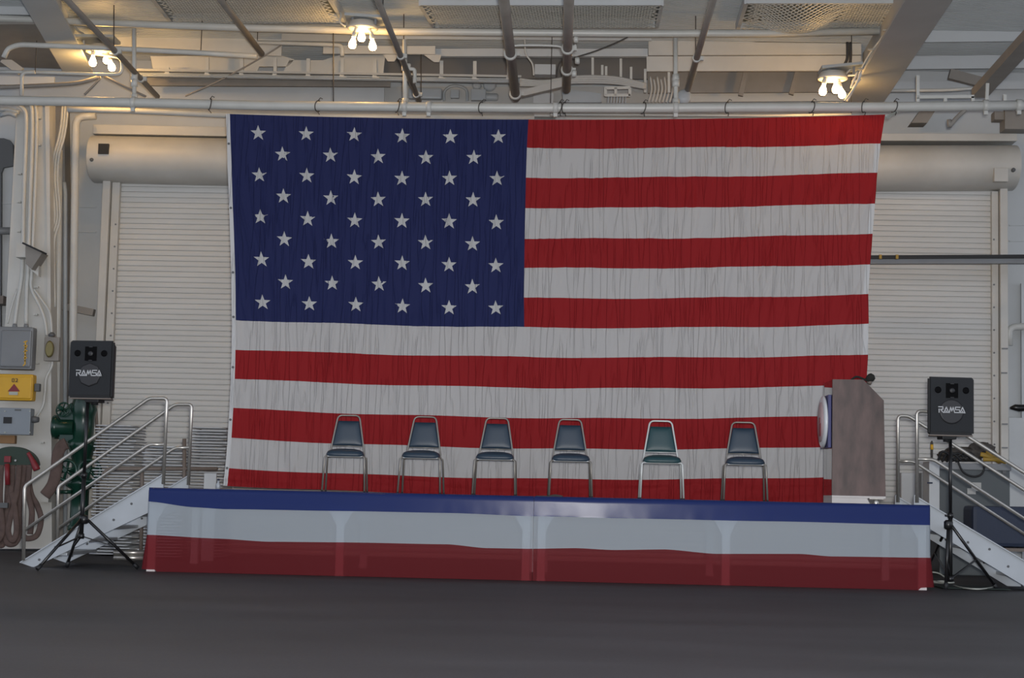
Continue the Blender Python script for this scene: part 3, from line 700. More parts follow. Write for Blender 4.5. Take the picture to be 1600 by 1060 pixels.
for x, y in ((8, 643), (47, 643), (47, 676), (8, 676)):
    m = MB(); m.lathe([(0.01, 0), (0.01, -0.012)], P(x, y, BY-.09), 'Y', 8); obj('screw', m, M['cable'], t)
m = MB(); m.lathe([(0.045, -.05), (0.05, 0), (0.035, 0.06)], P(54, 656, BY), 'X', 14); obj('side_plug', m, M['dark'], t)
t = thing('junction_box', 'small box with an oval brass cover at the right edge of the column', 'electrical box', P(79, 545, 4.9))
m = MB(); m.box(P(82, 546, 4.95), (24*S(5), 0.1, 38*S(5)), bev=0.01); obj('box_body', m, M['pole'], t)
m = MB(); m.lathe([(0.07, 0.02), (0.075, -0.03), (0.06, -0.045)], Vector((0, 0, 0)), 'Y', 20)
for v in m.bm.verts: v.co = Vector((v.co.x*0.8, v.co.y, v.co.z*1.6)) + P(78, 546, 4.88)
obj('oval_cover', m, M['brass'], t)
m = MB(); m.lathe([(0.05, 0), (0.05, 0.03), (0.02, 0.06)], P(81, 526, 4.9), 'Z', 12); obj('gland', m, M['dark'], t)
cond([(82, 565), (80, 575), (72, 592), (70, 615), (67, 635), (57, 652)], 0.02, 'white cable from the small brass box down to the blue grey box')
m = MB(); m.box(P(8, 687, BY+.05), (34*S(5), 0.1, 13*S(5)), bev=0.005); single('wooden_block', m, M['wood'], 'brown wooden block under the lowest electrical box', 'block')
m = MB(); m.prism([P(78, 652, 5.1), P(93, 665, 5.1), P(78, 671, 5.1)], (0, 0.05, 0)); single('pipe_support', m, M['wall'], 'small pointed white bracket between the column and the green valve', 'bracket')

# hose rack
HY = 4.72
t = thing('hose_rack', 'dark green half round hose rack on the left column', 'hose rack', P(18, 715, HY))
pts = [P(18+40*math.cos(a), 728-30*math.sin(a), HY) for a in [PI*k/20 for k in range(21)]]
m = MB(); m.prism(pts, (0, 0.16, 0), bev=0.008); obj('half_round_plate', m, mat('rack_green', (0.012, 0.032, 0.018), 0.5), t)
m = MB(); m.box(P(12, 718, HY-.03), (0.09, 0.05, 0.09), bev=0.01); obj('red_catch', m, M['red'], t)
m = MB(); m.lathe([(0.014, 0), (0.014, -0.03)], P(25, 720, HY), 'Y', 10); obj('bolt', m, M['letter'], t)
t = thing('fire_hose', 'brown canvas fire hose hanging in long loops from the green rack', 'hose', P(18, 845, HY))
loops = [((-6, 727), (-10, 790), (-4, 845), (6, 848), (10, 800), (14, 727)),
         ((20, 727), (17, 770), (8, 815), (9, 846), (22, 850), (30, 835), (30, 800), (34, 760), (38, 727)),
         ((30, 727), (26, 770), (16, 810), (13, 832), (20, 845), (26, 830), (24, 800), (18, 770)),
         ((42, 727), (48, 770), (58, 790), (64, 812), (58, 836), (44, 842), (36, 838)),
         ((46, 727), (44, 770), (50, 800), (47, 835)),
         ((2, 727), (0, 780), (4, 830), (-6, 848))]
for k, l in enumerate(loops):
    m = MB(); m.tube(smooth_path([P(x, y, HY-0.02-0.035*(k % 3)) for x, y in l], 7), 0.042, 10, flat=0.45); obj('hose_loop', m, M['hose'], t)
m = MB(); m.tube(smooth_path([P(44, 708, HY-.05), P(52, 722, HY-.06), P(58, 735, HY-.06)], 4), [0.03, .03, .032, .034, .04, .045, .05, .05, .045], 12); obj('red_nozzle', m, M['red'], t)
m = MB(); m.tube([P(11, 725, HY-.1), P(12, 758, HY-.1)], 0.035, 10); obj('red_nozzle', m, M['red'], t)
m = MB(); m.box(P(6, 790, HY-.12), (0.12, 0.06, 0.07)); obj('strap', m, M['dark'], t)
m = MB(); m.tube(smooth_path([P(104, 693, 4.6), P(96, 698, 4.6), P(90, 712, 4.6), P(88, 735, 4.6), P(82, 758, 4.6), P(70, 775, 4.6)], 6), 0.085, 10, flat=0.25)
single('canvas_flap', m, M['hose'], 'brown canvas strip hanging between the column and the green valve', 'canvas')
m = MB(); m.box(P(70, 781, 5.0), (18*S(5), 0.2, 8*S(5))); struct('trim_50', m, M['white'])

# ---- green valve manifold
VY = 4.9
t = thing('valve_manifold', 'dark green pipe manifold with handwheels behind the left stairs', 'valve', P(118, 855, VY))
s_ = S(VY)
m = MB(); c = P(118, 855, VY); z = lambda y: P(118, y, VY).z-c.z
m.lathe([(0.13, z(855)), (0.13, z(830)), (0.15, z(829)), (0.15, z(822)), (0.125, z(820)), (0.125, z(765)), (0.20, z(760)), (0.20, z(750)), (0.13, z(745)), (0.13, z(720)), (0.17, z(705)),
         (0.20, z(698)), (0.20, z(690)), (0.15, z(686)), (0.16, z(650)), (0.19, z(640)), (0.15, z(625)), (0.13, z(612)), (0.04, z(605))], c+Vector((0.03, 0, 0)), 'Z', 22)
obj('pipe_body', m, M['green'], t)
m = MB(); c2 = P(100, 668, VY-.05); m.lathe([(0.10, -0.16), (0.17, -0.14), (0.17, -0.08), (0.12, -0.04), (0.12, 0.15)], c2, 'X', 18); m.prism([P(88, 650, VY-.1), P(112, 628, VY-.1), P(118, 640, VY-.1), P(118, 690, VY-.1), P(92, 690, VY-.1)], (0, 0.2, 0), bev=0.02); obj('side_valve', m, M['green'], t)
def wheel(c, r, parent, axis=Vector((0, -1, 0)), rr=0.014):
    m = MB(); q = axis.to_track_quat('Z', 'Y').to_matrix(); pts = [c+q @ Vector((math.cos(a)*r, math.sin(a)*r, 0)) for a in [2*PI*k/24 for k in range(24)]]
    m.tube(pts, rr, 8, closed=True)
    for k in range(3):
        a = PI*k/3+.3; m.tube([c+q @ Vector((math.cos(a)*r, math.sin(a)*r, 0)), c-q @ Vector((math.cos(a)*r, math.sin(a)*r, 0))], rr*0.8, 6)
    m.lathe([(0.03, -0.03), (0.03, 0.08)], c, q, 10)
    return obj('handwheel', m, M['green'], parent)
wheel(P(98, 640, VY-.15), 0.10, t, Vector((-0.3, -1, 0.3)).normalized(), 0.011)
wheel(P(104, 735, VY-.28), 0.14, t, Vector((0, -1, 0)), 0.022)
wheel(P(140, 736, VY-.28), 0.15, t, Vector((0, -1, 0)), 0.026)
for y in (735, 769):
    m = MB(); m.tube([P(88 if y > 750 else 100, y, VY-.1), P(145 if y < 750 else 112, y, VY-.1)], 0.035 if y < 750 else 0.026, 12); m.lathe([(.045, -.02), (.045, .02)], P(90 if y > 750 else 146, y, VY-.1), 'X', 12); obj('branch_pipe', m, M['green'], t)
pipe('upright_tube', [(149, 618), (150, 640), (153, 700), (153, 860)], 5.2, 0.022, M['brownbar'], 'brown upright tube beside the green manifold')

# ================================================================== CHAIR STACKS (behind, left)
def folded_chair():
    m = MB()
    loop = rounded([(-0.23, -0.3, 0), (-0.23, 0.42, 0), (0.23, 0.42, 0), (0.23, -0.3, 0)], 0.07, 4)
    m.tube(loop, 0.0085, 6); m.box((0, -0.3, 0), (0.50, 0.016, 0.014)); m.box((0, -0.05, 0.001), (0.40, 0.38, 0.008)); m.box((0, .30, 0.001), (.42, .14, .008))
    return m
def stack(px, py_top, Y, label, group, wscale=1.0, rotz=0.0, n=None):
    base = P(px, 800, Y); top = P(px, py_top, Y).z; step = 0.040; cnt = int((top-0.08)/step)
    proto = None
    for k in range(cnt):
        dx = 0.012*math.sin(k*2.2)+random.uniform(-.006, .006)
        if proto is None:
            mm = folded_chair(); bm = mm.bm
            me = bpy.data.meshes.new('stacked_chair'); bm.to_mesh(me); bm.free(); me.materials.append(M['stackmetal'])
            o = bpy.data.objects.new('stacked_chair', me); proto = o
        else: o = proto.copy()
        scene.collection.objects.link(o); o.location = (base.x+dx, Y+random.uniform(-.01, .01), 0.03+k*step)
        o.scale = (wscale, 1, 1); o.rotation_euler = (0, 0, rotz+(PI if k % 2 else 0))
        tag(o, label, 'chair', group)
M['stackmetal'] = mat('stack_metal', (0.50, 0.52, 0.54), 0.45, metal=0.1)
stack(184, 655, 4.3, 'folded metal chair lying in the tall stack behind the left stairs', 'flat stack of folded chairs behind the left stairs', 1.1)
stack(260, 686, 3.9, 'folded metal chair lying in the lower stack seen between the top stair posts', 'flat stack of folded chairs between the stair posts', 1.1)
stack(328, 657, 4.3, 'folded metal chair lying in the stack tight beside the flag edge', 'flat stack of folded chairs beside the flag', 1.0)
t = thing('chair_cart', 'brown tube cart frame around the chair stacks', 'cart', P(270, 740, 3.3))
for pts in ([(160, 745), (168, 733), (340, 733)], [(222, 735), (222, 765), (220, 881)], [(288, 686), (288, 883)]):
    m = MB(); m.tube(rounded([P(x, y, 3.3) for x, y in pts], 0.06), 0.026, 8); obj('frame_tube', m, M['brownbar'], t)
m = MB(); q = P(329, 740, 3.2); m.box((q.x, q.y, q.z/2), (0.16, 0.03, q.z)); single('white_board', m, M['wall'], 'small white panel standing at the foot of the flag', 'panel')
t = thing('bottle', 'small clear bottle standing at the lower left flag corner', 'bottle', P(341, 757, 1.9))
m = MB(); m.lathe([(0.02, 0), (0.028, 0.005), (0.028, 0.07), (0.012, 0.10), (0.012, 0.12)], (P(341, 757, 1.9).x, 1.9, SZ), 'Z', 14)
obj('bottle_body', m, M['alu'], t); m = MB(); m.lathe([(0.014, 0.12), (0.014, 0.14)], (P(341, 757, 1.9).x, 1.9, SZ), 'Z', 10); obj('cap', m, M['navy'], t)

# ================================================================== FLAG
def cloth(name, col, transl=0.18, rough=0.75):
    m = mat(name, col, rough, bump=0.0)
    nt = m.node_tree; b = nt.nodes['Principled BSDF']
    tc = [x for x in nt.nodes if x.type == 'TEX_COORD'][0]
    mp_ = nt.nodes.new('ShaderNodeMapping'); mp_.inputs['Rotation'].default_value = (0, 0.10, 0); mp_.inputs['Scale'].default_value = (6.5, 1, 0.42)
    n1 = nt.nodes.new('ShaderNodeTexNoise'); n1.inputs['Scale'].default_value = 1.6; n1.inputs['Detail'].default_value = 2.5; n1.inputs['Distortion'].default_value = 0.15
    bp = nt.nodes.new('ShaderNodeBump'); bp.inputs['Strength'].default_value = 0.8; bp.inputs['Distance'].default_value = 0.04
    rp = nt.nodes.new('ShaderNodeValToRGB'); e = rp.color_ramp.elements   # narrow creases between flat areas
    e[0].position = 0.0; e[0].color = (0.45, .45, .45, 1); e[1].position = 1.0; e[1].color = (0.75, .75, .75, 1)
    for pos, val in ((0.47, .60), (0.498, .34), (0.502, .34), (0.53, .62)):
        k = e.new(pos); k.color = (val, val, val, 1)
    nt.links.new(tc.outputs['Object'], mp_.inputs['Vector']); nt.links.new(mp_.outputs[0], n1.inputs['Vector'])
    nt.links.new(n1.outputs['Fac'], rp.inputs['Fac']); nt.links.new(rp.outputs['Color'], bp.inputs['Height']); nt.links.new(bp.outputs[0], b.inputs['Normal'])
    b.inputs['Specular IOR Level'].default_value = 0.2
    return translucent(m, transl)
FR = cloth('flag_red', (0.34, 0.018, 0.022), 0.33); FW = cloth('flag_white', (0.60, 0.59, 0.585), 0.33); FB = cloth('flag_blue', (0.021, 0.028, 0.105), 0.28)
FH = cloth('flag_heading', (0.60, 0.60, 0.60), 0.1); FS = cloth('flag_star', (0.52, 0.52, 0.52), 0.15)
yl = [178, 224, 270, 316, 362, 408, 454, 500, 546, 592, 638, 685, 732, 759]
ym = [187, 232, 278, 325, 373, 419, 466, 512, 558, 606, 653, 701, 748, 777]
yr_ = [179, 225, 270, 318, 365, 413, 460, 507, 555, 602, 649, 697, 744, 786]
xl = [353, 354.5, 356, 357.5, 359, 360.5, 362, 363, 362, 361, 359, 356, 352, 349]
xrr = [1383, 1376, 1371, 1367, 1363, 1360, 1357, 1357, 1356, 1354, 1352, 1350, 1348, 1346]
def lerp_tab(t, j):
    j = min(max(j, 0), 13); i = min(int(j), 12); return t[i]+(t[i+1]-t[i])*(j-i)
def flagpx(u, j):
    x = lerp_tab(xl, j)*(1-u)+lerp_tab(xrr, j)*u
    a, b, c = lerp_tab(yl, j), lerp_tab(ym, j), lerp_tab(yr_, j); um = 0.46
    # lagrange through u=0, um, 1
    y = a*(u-um)*(u-1)/(um) + b*u*(u-1)/(um*(um-1)) + c*u*(u-um)/(1-um)
    if j > 0.2: y += 0.8*math.sin(u*23+j)*min(1, j)
    return x, y
def wr(u, j):
    x = u*8.0; v = j
    slant = 0.10 + 0.22*max(0, u-0.6)*2.5*(1 if j < 9 else 0.5) - 0.25*max(0, 0.25-u)*4
    s = x + slant*v*0.38
    a = noise.fractal(Vector((s*3.4, v*0.16, 3.0)), 0.9, 2.1, 4)
    b = abs(noise.noise(Vector((s*6.0, v*0.30, 9.0))))
    h = 0.032*a + 0.030*(1-min(1, b*5))*max(0, noise.noise(Vector((x*2.0, v*0.8, 5)))+0.35)
    h *= min(1, j*0.8+0.1)
    # stitched stripes pucker independently
    fr = j-int(j); h += 0.004*math.sin(x*19+int(j)*2.1)*math.sin(PI*fr)
    if j > 12.2: h += 0.03*noise.noise(Vector((x*1.5, v*3, 1)))
    return h
def flagpt(u, j, off=0.0):
    px, py = flagpx(u, j); p = P(px, py, FY); p.y -= wr(u, j)*1.0 + off; return p
NU, NJ = 520, 13*16
m = MB()
UC = 0.459; HEAD = 0.006
def fmi(u, v):
    j = v*13
    if u < HEAD: return 3
    if j < 7 and u < UC: return 2
    if u > 0.9915 and int(j) % 2 == 1: return 3
    return 1 if int(j) % 2 else 0
us = [k/NU for k in range(NU+1)]
us[int(round(UC*NU))] = UC; us[int(round(HEAD*NU))] = HEAD
V = [[m.bm.verts.new(flagpt(uu, 13*j/NJ)) for j in range(NJ+1)] for uu in us]
for i in range(NU):
    for j in range(NJ):
        f = m.bm.faces.new([V[i][j], V[i+1][j], V[i+1][j+1], V[i][j+1]]); f.smooth = True
        f.material_index = fmi((us[i]+us[i+1])/2, (j+.5)/NJ)
# sewn stars
for r in range(9):
    nst = 6 if r % 2 == 0 else 5
    j0 = (0.086+0.1035*r)*7 if r != 0 else 0.6
    for c in range(nst):
        col = 2*c + (1 if nst == 5 else 0)
        u0 = 0.0485+0.0366*col
        jj = (0.088+0.1025*r)*7
        R0 = 12.6; cxp, cyp = flagpx(u0, jj); pl0 = lerp_tab(xrr, jj)-lerp_tab(xl, jj)
        cen = m.bm.verts.new(flagpt(u0, jj, 0.006)); prevs = None; m.mi = 4
        def sp(k, f):
            a = -PI/2+k*PI/5+0.03*math.sin(r*3+c); rad = (R0 if k % 2 == 0 else R0*0.40)*f
            return flagpt(u0+math.cos(a)*rad/pl0, jj+math.sin(a)*rad/46.2, 0.006)
        rings = [[m.bm.verts.new(sp(k, f)) for k in range(10)] for f in (0.33, 0.66, 1.0)]
        for k in range(10):
            m._f([cen, rings[0][k], rings[0][(k+1) % 10]])
            for q in range(2): m._f([rings[q][k], rings[q+1][k], rings[q+1][(k+1) % 10], rings[q][(k+1) % 10]])
m.mi = 0
fl = obj('flag', m, [FR, FW, FB, FH, FS], recalc=False)
tag(fl, 'huge flag with fifty white stars and thirteen stripes hung behind the stage', 'flag')
m = MB()
for j in (1.0, 3.2, 5.4, 6.9, 8.6, 10.4, 12): p = flagpt(0.003, j, 0.01); m.lathe([(0.016, 0), (0.016, -0.006)], p, 'Y', 10)
g = obj('grommets', m, M['dark'], fl)
g.parent = fl; g['label'] = 'dark grommets along the white heading'

# ================================================================== STAGE
sx0 = P(232, 760, 0).x; sxm = P(832, 772, 0).x; sx1 = P(1450, 789, 0).x
SD = 2.35
def platform(x0, x1, label, legs):
    t = thing('stage_platform', label, 'stage', ((x0+x1)/2, SD/2, 0), group='portable stage platforms')
    m = MB(); m.box(((x0+x1)/2, SD/2+0.03, SZ-0.03), (x1-x0-0.01, SD, 0.06), bev=0.006); obj('deck', m, M['deckboard'], t)
    m = MB()
    for y in (0.08, SD-0.04): m.bar((x0+.02, y, SZ-.11), (x1-.02, y, SZ-.11), 0.05, 0.09)
    for x in (x0+.04, (x0+x1)/2, x1-.04): m.bar((x, .1, SZ-.12), (x, SD-.05, SZ-.12), 0.05, 0.08)
    obj('frame', m, M['alu'], t)
    for lx in legs:
        for y in (0.085, SD-0.05):
            m = MB(); m.box((lx, y, (SZ-.07)/2), (0.088, 0.06, SZ-.07), bev=0.004); l = obj('leg', m, M['post'], t)
            m = MB(); m.box((lx, y-.0, 0.014), (0.095, 0.07, 0.028)); obj('foot', m, M['post'], l)
            g = MB()
            for sg in (-1, 1):
                if x0+.1 < lx+sg*.15 < x1-.1: g.prism([(lx+sg*.045, y-.01, SZ-.14), (lx+sg*.20, y-.01, SZ-.14), (lx+sg*.12, y-.01, SZ-.22), (lx+sg*.045, y-.01, SZ-.36)], (0, .02, 0))
            if len(g.bm.verts): obj('gusset', g, M['post'], l)
    return t
platform(sx0, sxm, 'left half of the portable stage, joined to the stairs by the green valve', [sx0+.05, P(530, 850, 0).x, sxm-.06])
platform(sxm+.01, sx1, 'right half of the portable stage, under the lectern', [sxm+.11, P(1135, 860, 0).x, sx1-.05])
# low truss tubes at the left end
t = thing('metal_rail', 'two low steel tubes between the left stairs and the stage end', 'rail', P(205, 873, 1.0))
for y in (864, 872):
    m = MB(); m.tube([P(178, y, 1.0), P(226, y, 1.0)], 0.03, 12); obj('tube', m, M['steel'], t)

# ---- skirts
def film(name, col, transp, tcol, rough=0.6, sp=0.1, bp=0.06):
    m = mat(name, col, rough, bump=bp, bscale=5, spec=sp); return translucent(m, 0.10, transp, tcol)
KB = film('blue_film', (0.020, 0.033, 0.125), 0.06, (0.2, 0.3, 0.9), 0.20, 0.09, 0.02); KW = film('white_film', (0.36, 0.40, 0.435), 0.29, (0.92, 0.96, 1.0)); KR = film('red_film', (0.140, 0.013, 0.017), 0.30, (0.80, 0.34, 0.36))
T_top = [(232, 761), (300, 763), (540, 767), (830, 772), (1000, 776), (1200, 783), (1452, 789)]
T_bw = [(230, 784), (300, 793), (350, 796), (540, 799), (700, 802), (830, 807), (1000, 811), (1200, 815), (1452, 821)]
T_wr = [(228, 836), (340, 842), (420, 847), (540, 848), (700, 851), (760, 857), (830, 858), (900, 857), (960, 860), (1040, 859), (1120, 866), (1250, 866), (1300, 870), (1452, 872)]
T_bt = [(222, 890), (340, 893), (540, 897), (830, 904), (1000, 908), (1200, 915), (1437, 919), (1456, 918)]
def skirt(px0, px1, label, wrap):
    m = MB(); YF = -0.045
    def zof(tab, px): return P(px, ipol(tab, px), YF).z
    def front(px):
        return (SZ+0.012, zof(T_bw, px), zof(T_wr, px), (max(0.004, zof(T_bt, px)) if (px < 245 or px > 1438) else 0.004))
    rows = []
    N = 150
    for i in range(N+1):
        px = px0+(px1-px0)*i/N; x = P(px, 830, YF).x
        zt_, zb_, zr_, z0_ = front(px)
        col = []
        # folded over the deck edge
        def wv(z, amp): return amp*noise.noise(Vector((x*2.2, z*1.3, px0*.01)))+amp*.35*noise.noise(Vector((x*9, z*2.0, 3)))
        for k in range(5): col.append((Vector((x, 0.16-0.035*k, zt_+0.001*k)), 0))
        for k in range(1, 6):
            a = PI/2*k/5; col.append((Vector((x, 0.02-0.05*math.sin(a), zt_-0.045*(1-math.cos(a)))), 0))
        zz = zt_-0.045
        for k in range(1, 9): z = zz+(zb_-zz)*k/8; col.append((Vector((x, -0.03+wv(z, .0025)*k/8, z)), 0))
        for k in range(1, 13): z = zb_+(zr_-zb_)*k/12; col.append((Vector((x, -0.03+wv(z, .006), z)), 1))
        for k in range(1, 13): z = zr_+(z0_-zr_)*k/12; col.append((Vector((x, -0.035+wv(z, .008)-0.02*k/12, z)), 2))
        rows.append(col)
    def add(rows):
        V = [[(m.bm.verts.new(p), mi) for p, mi in c] for c in rows]
        for i in range(len(V)-1):
            for j in range(len(V[0])-1):
                f = m.bm.faces.new([V[i][j][0], V[i+1][j][0], V[i+1][j+1][0], V[i][j+1][0]]); f.smooth = True; f.material_index = V[i][j+1][1]
    if wrap:   # returns round the end of the stage
        sgn = wrap; end = rows[0] if wrap < 0 else rows[-1]; ret = []
        for k in range(1, 9):
            a = min(1, k/4)*PI/2; back = 0.03*math.sin(a)+max(0, k-4)*0.10
            c = []
            for (p, mi) in end:
                flare = 0.045*max(0, min(1, (0.40-p.z)/0.4))
                if p.y > -0.0301 and p.z > SZ: c.append((Vector((p.x+sgn*(0.03*math.sin(a)), max(p.y, back+0.0), p.z-.0)), mi))
                else: c.append((Vector((p.x+sgn*((0.03+flare)*math.sin(a)), p.y+0.06*(1-math.cos(a))*1.0+max(0, k-4)*0.10, p.z)), mi))
            ret.append(c)
        rows = (ret[::-1]+rows) if wrap < 0 else (rows+ret)
    add(rows)
    o = obj('stage_skirt', m, [KB, KW, KR], recalc=False); tag(o, label, 'bunting'); return o
s1 = skirt(232, 833, 'blue, white and red plastic skirt covering the left half of the stage', -1)
s2 = skirt(833.6, 1451, 'blue, white and red plastic skirt covering the right half of the stage', 1)

# ================================================================== CHAIRS
def make_chair(label, fm, vm, loc, rz):
    t = thing('stacking_chair', label, 'chair', (0, 0, 0), group='vinyl chairs in a row on the stage')
    s = MB()
    def seatfn(u, v):
        a = 2*PI*u; r = v
        ca, sa = math.cos(a), math.sin(a)
        ex = 0.35
        x = 0.230*abs(ca)**ex*(1 if ca >= 0 else -1); y = 0.20*abs(sa)**ex*(1 if sa >= 0 else -1)
        x *= 1-0.10*(y/0.2*0.5+0.5)
        prof = [(0.0, 0.048), (0.45, 0.045), (0.75, 0.037), (0.92, 0.024), (1.0, 0.0), (0.97, -0.016), (0.6, -0.02), (0.0, -0.02)]
        k = v*(len(prof)-1); i = min(int(k), len(prof)-2); f = k-i
        rr = prof[i][0]*(1-f)+prof[i+1][0]*f; zz = prof[i][1]*(1-f)+prof[i+1][1]*f
        return Vector((x*rr, y*rr, 0.455+zz*1.5))
    s.grid(seatfn, 40, 21); bmesh.ops.remove_doubles(s.bm, verts=s.bm.verts[:], dist=0.0005)
    obj('seat', s, vm, t)
    p = MB(); p.box((0, 0.0, 0.430), (0.41, 0.36, 0.012), bev=0.004); obj('seat_pan', p, M['letter'], t)
    # back pad: trapezoid, padded
    b = MB()
    def bp(u, v, side):
        z = 0.565+0.300*v; wd = (0.185-0.062*v)
        x = (u*2-1)*wd; th = 0.020*(1-abs(u*2-1)**4)*(1-abs(v*2-1)**6)
        y = 0.205+0.055*v - (th+0.006 if side else -0.010)
        return Vector((x, y, z))
    b.grid(lambda u, v: bp(u, v, 1), 14, 12); b.grid(lambda u, v: bp(u, v, 0), 14, 12)
    n_ = 14
    bmesh.ops.remove_doubles(b.bm, verts=b.bm.verts[:], dist=0.0005)
    ed = [e for e in b.bm.edges if len(e.link_faces) == 1]
    try: bmesh.ops.bridge_loops(b.bm, edges=ed)
    except Exception: pass
    obj('backrest', b, vm, t)
    f = MB()
    f.tube(rounded([(-0.205, 0.165, 0.435), (-0.200, 0.19, 0.50), (-0.128, 0.275, 0.932), (0.128, 0.275, 0.932), (0.200, 0.19, 0.50), (0.205, 0.165, 0.435)], 0.055, 6), 0.0105, 10)
    f.tube([(-0.186, 0.20, 0.562), (0.186, 0.20, 0.562)], 0.006, 8)
    obj('back_frame', f, fm, t)
    q = MB()
    for sg in (-1, 1): q.tube([(sg*0.205, -0.165, 0.432), (sg*0.205, 0.17, 0.436)], 0.011, 10)
    q.tube([(-0.205, -0.12, 0.425), (0.205, -0.12, 0.425)], 0.008, 8)
    obj('seat_frame', q, fm, t)
    for sg in (-1, 1):
        for fy, gy in ((-0.165, -0.235), (0.155, 0.235)):
            l = MB(); l.tube(rounded([(sg*0.195, fy, 0.432), (sg*0.232, fy*1.08, 0.425), (sg*0.248, gy, 0.02)], 0.04, 5), 0.011, 10)
            lg = obj('leg', l, fm, t)
            c = MB(); c.lathe([(0.014, 0), (0.014, 0.028)], (sg*0.248, gy, 0.0), 'Z', 10); obj('rubber_foot', c, M['tripod'], lg)
    t.location = loc; t.rotation_euler = (0, 0, rz); return t
chairs = [(539, 1.22, 0.05, 'slate blue vinyl chair, first of the row, nearest the left stairs'), (658, 1.18, -0.02, 'slate blue vinyl chair, second from the left stairs'),
          (773, 1.14, 0.0, 'slate blue vinyl chair, third from the left stairs'), (890.5, 1.10, 0.04, 'slate blue vinyl chair, fourth from the left, above the skirt glare'),
          (1033, 0.98, 0.0, 'greener teal vinyl chair with a paler frame, fifth in the row'), (1163, 0.88, -0.03, 'slate blue vinyl chair, last of the row, nearest the lectern')]
for i, (px, Y, rz, lb) in enumerate(chairs):
    c = P(px, 760, Y); loc = (c.x, Y, SZ)
    if i == 4: make_chair(lb, M['chrome_light'], M['vinyl_green'], loc, rz)
    elif i == 0: first = make_chair(lb, M['chrome'], M['vinyl'], loc, rz)
    else:
        o = copy_tree(first); o.location = loc; o.rotation_euler = (0, 0, rz); o['label'] = lb
m = MB(); m.tube(smooth_path([(P(860, 770, .9).x, .9, SZ+.02), (P(868, 770, .85).x, .85, SZ+.03), (P(878, 770, .8).x, .8, SZ+.015), (P(850, 770, .8).x, .82, SZ+.012), (P(838, 770, .8).x, .9, SZ+.012)], 6), 0.012, 8)
single('coiled_cable', m, M['rope'], 'short dark cable lying at the fourth chair leg', 'cable')

# ================================================================== LECTERN
LY = 0.42; LD = 0.66
t = thing('lectern', 'worn dark wooden lectern with round seal, on the right end of the stage', 'lectern', (P(1342, 780, LY).x, LY+LD/2, SZ))
side = [P(1301, 593, LY), P(1349, 593.5, LY), P(1381, 626, LY), P(1384, 771, LY), P(1303, 771, LY)]
zb = side[3].z; zbot = SZ+0.10
side[3].z = zbot; side[4].z = zbot
x_f = side[0].x
side[0].x = side[4].x = x_f
m = MB(); m.prism(side, (0, 0.02, 0), bev=0.002); obj('side_panel', m, M['walnut'], t)
m = MB(); m.prism([p+Vector((0, LD-.02, 0)) for p in side], (0, 0.02, 0)); obj('side_panel', m, M['walnut'], t)
m = MB(); m.box((x_f+.008, LY+LD/2, (side[0].z+zbot)/2), (0.018, LD-.045, side[0].z-zbot)); obj('front_panel', m, M['gloss'], t)
m = MB(); a, b = side[1], side[2]
m.prism([a+Vector((0, .02, -.004)), b+Vector((0, .02, -.004)), b+Vector((0, .02, -.024)), a+Vector((0, .02, -.024))], (0, LD-.04, 0)); obj('sloped_top', m, M['walnut'], t)
m = MB(); m.box(((side[0].x+a.x)/2+.01, LY+LD/2, a.z-.012), (a.x-side[0].x-.02, LD-.045, 0.02)); obj('top', m, M['walnut'], t)
m = MB(); m.box(((side[3].x+x_f)/2, LY+LD/2, zbot-.012), (side[3].x-x_f, LD, 0.024), bev=0.002); obj('base_board', m, M['plinth'], t)
m = MB(); m.prism([(x_f, LY, SZ), (side[3].x-.17, LY, SZ), (side[3].x-.21, LY, zbot-.025), (x_f, LY, zbot-.025)], (0, LD, 0)); obj('plinth', m, M['plinth'], t)
m = MB(); cx = side[3].x-.10; m.lathe([(0.03, 0), (0.035, .012), (0.026, 0.075)], (cx, LY+.05, SZ), 'Z', 14); m.box((cx, LY+.05, zbot-.025), (.16, .07, .014)); obj('caster_foot', m, M['steel'], t)
sy = LY+LD/2; sz = P(1292, 658, LY).z
m = MB(); m.box((x_f-.022, sy+.02, sz+.0), (0.036, 0.60, 0.60), bev=.004); obj('blue_board', m, mat('seal_blue', (0.010, 0.014, 0.12), 0.35), t)
m = MB(); m.lathe([(0.0, 0), (0.27, 0), (0.30, -0.012), (0.30, -0.03), (0.27, -0.045), (0.0, -0.05)], (x_f-.04, sy-.02, sz), 'X', 40); seal = obj('round_seal', m, mat('seal_rim', (0.62, 0.64, 0.66), 0.2), t)
m = MB(); m.lathe([(0.0, 0.0), (0.23, 0.0), (0.23, -0.006), (0.0, -0.008)], (x_f-.088, sy-.02, sz), 'X', 36); obj('seal_face', m, mat('seal_pink', (0.45, 0.33, 0.34), 0.4), seal)
m = MB(); m.box((x_f-.098, sy-.06, sz-.09), (0.008, 0.08, 0.15), bev=.003); m.box((x_f-.098, sy-.02, sz+.02), (0.008, 0.06, 0.06), bev=.003); obj('seal_emblem', m, M['red'], seal)
t = thing('microphone', 'dark gooseneck microphone leaning over the lectern top', 'microphone', P(1340, 592, LY+.3))
m = MB(); m.tube(smooth_path([P(1330, 594, LY+.3), P(1338, 589, LY+.3), P(1348, 592, LY+.3), P(1356, 596, LY+.3)], 5), 0.012, 8); obj('neck', m, M['mic'], t)
m = MB(); c = P(1360, 591, LY+.3); m.lathe([(0.004, -.055), (.03, -.05), (.045, -.02), (.05, .01), (.04, .04), (.004, .055)], c, Matrix.Rotation(0.9, 3, 'Y'), 16); obj('foam_head', m, M['mic'], t)
m = MB(); c = P(1359, 597, LY+.3); m.lathe([(0.025, -.03), (.03, .0), (.025, .02)], c, Matrix.Rotation(0.5, 3, 'Y'), 12); obj('holder', m, M['brownbar'], t)

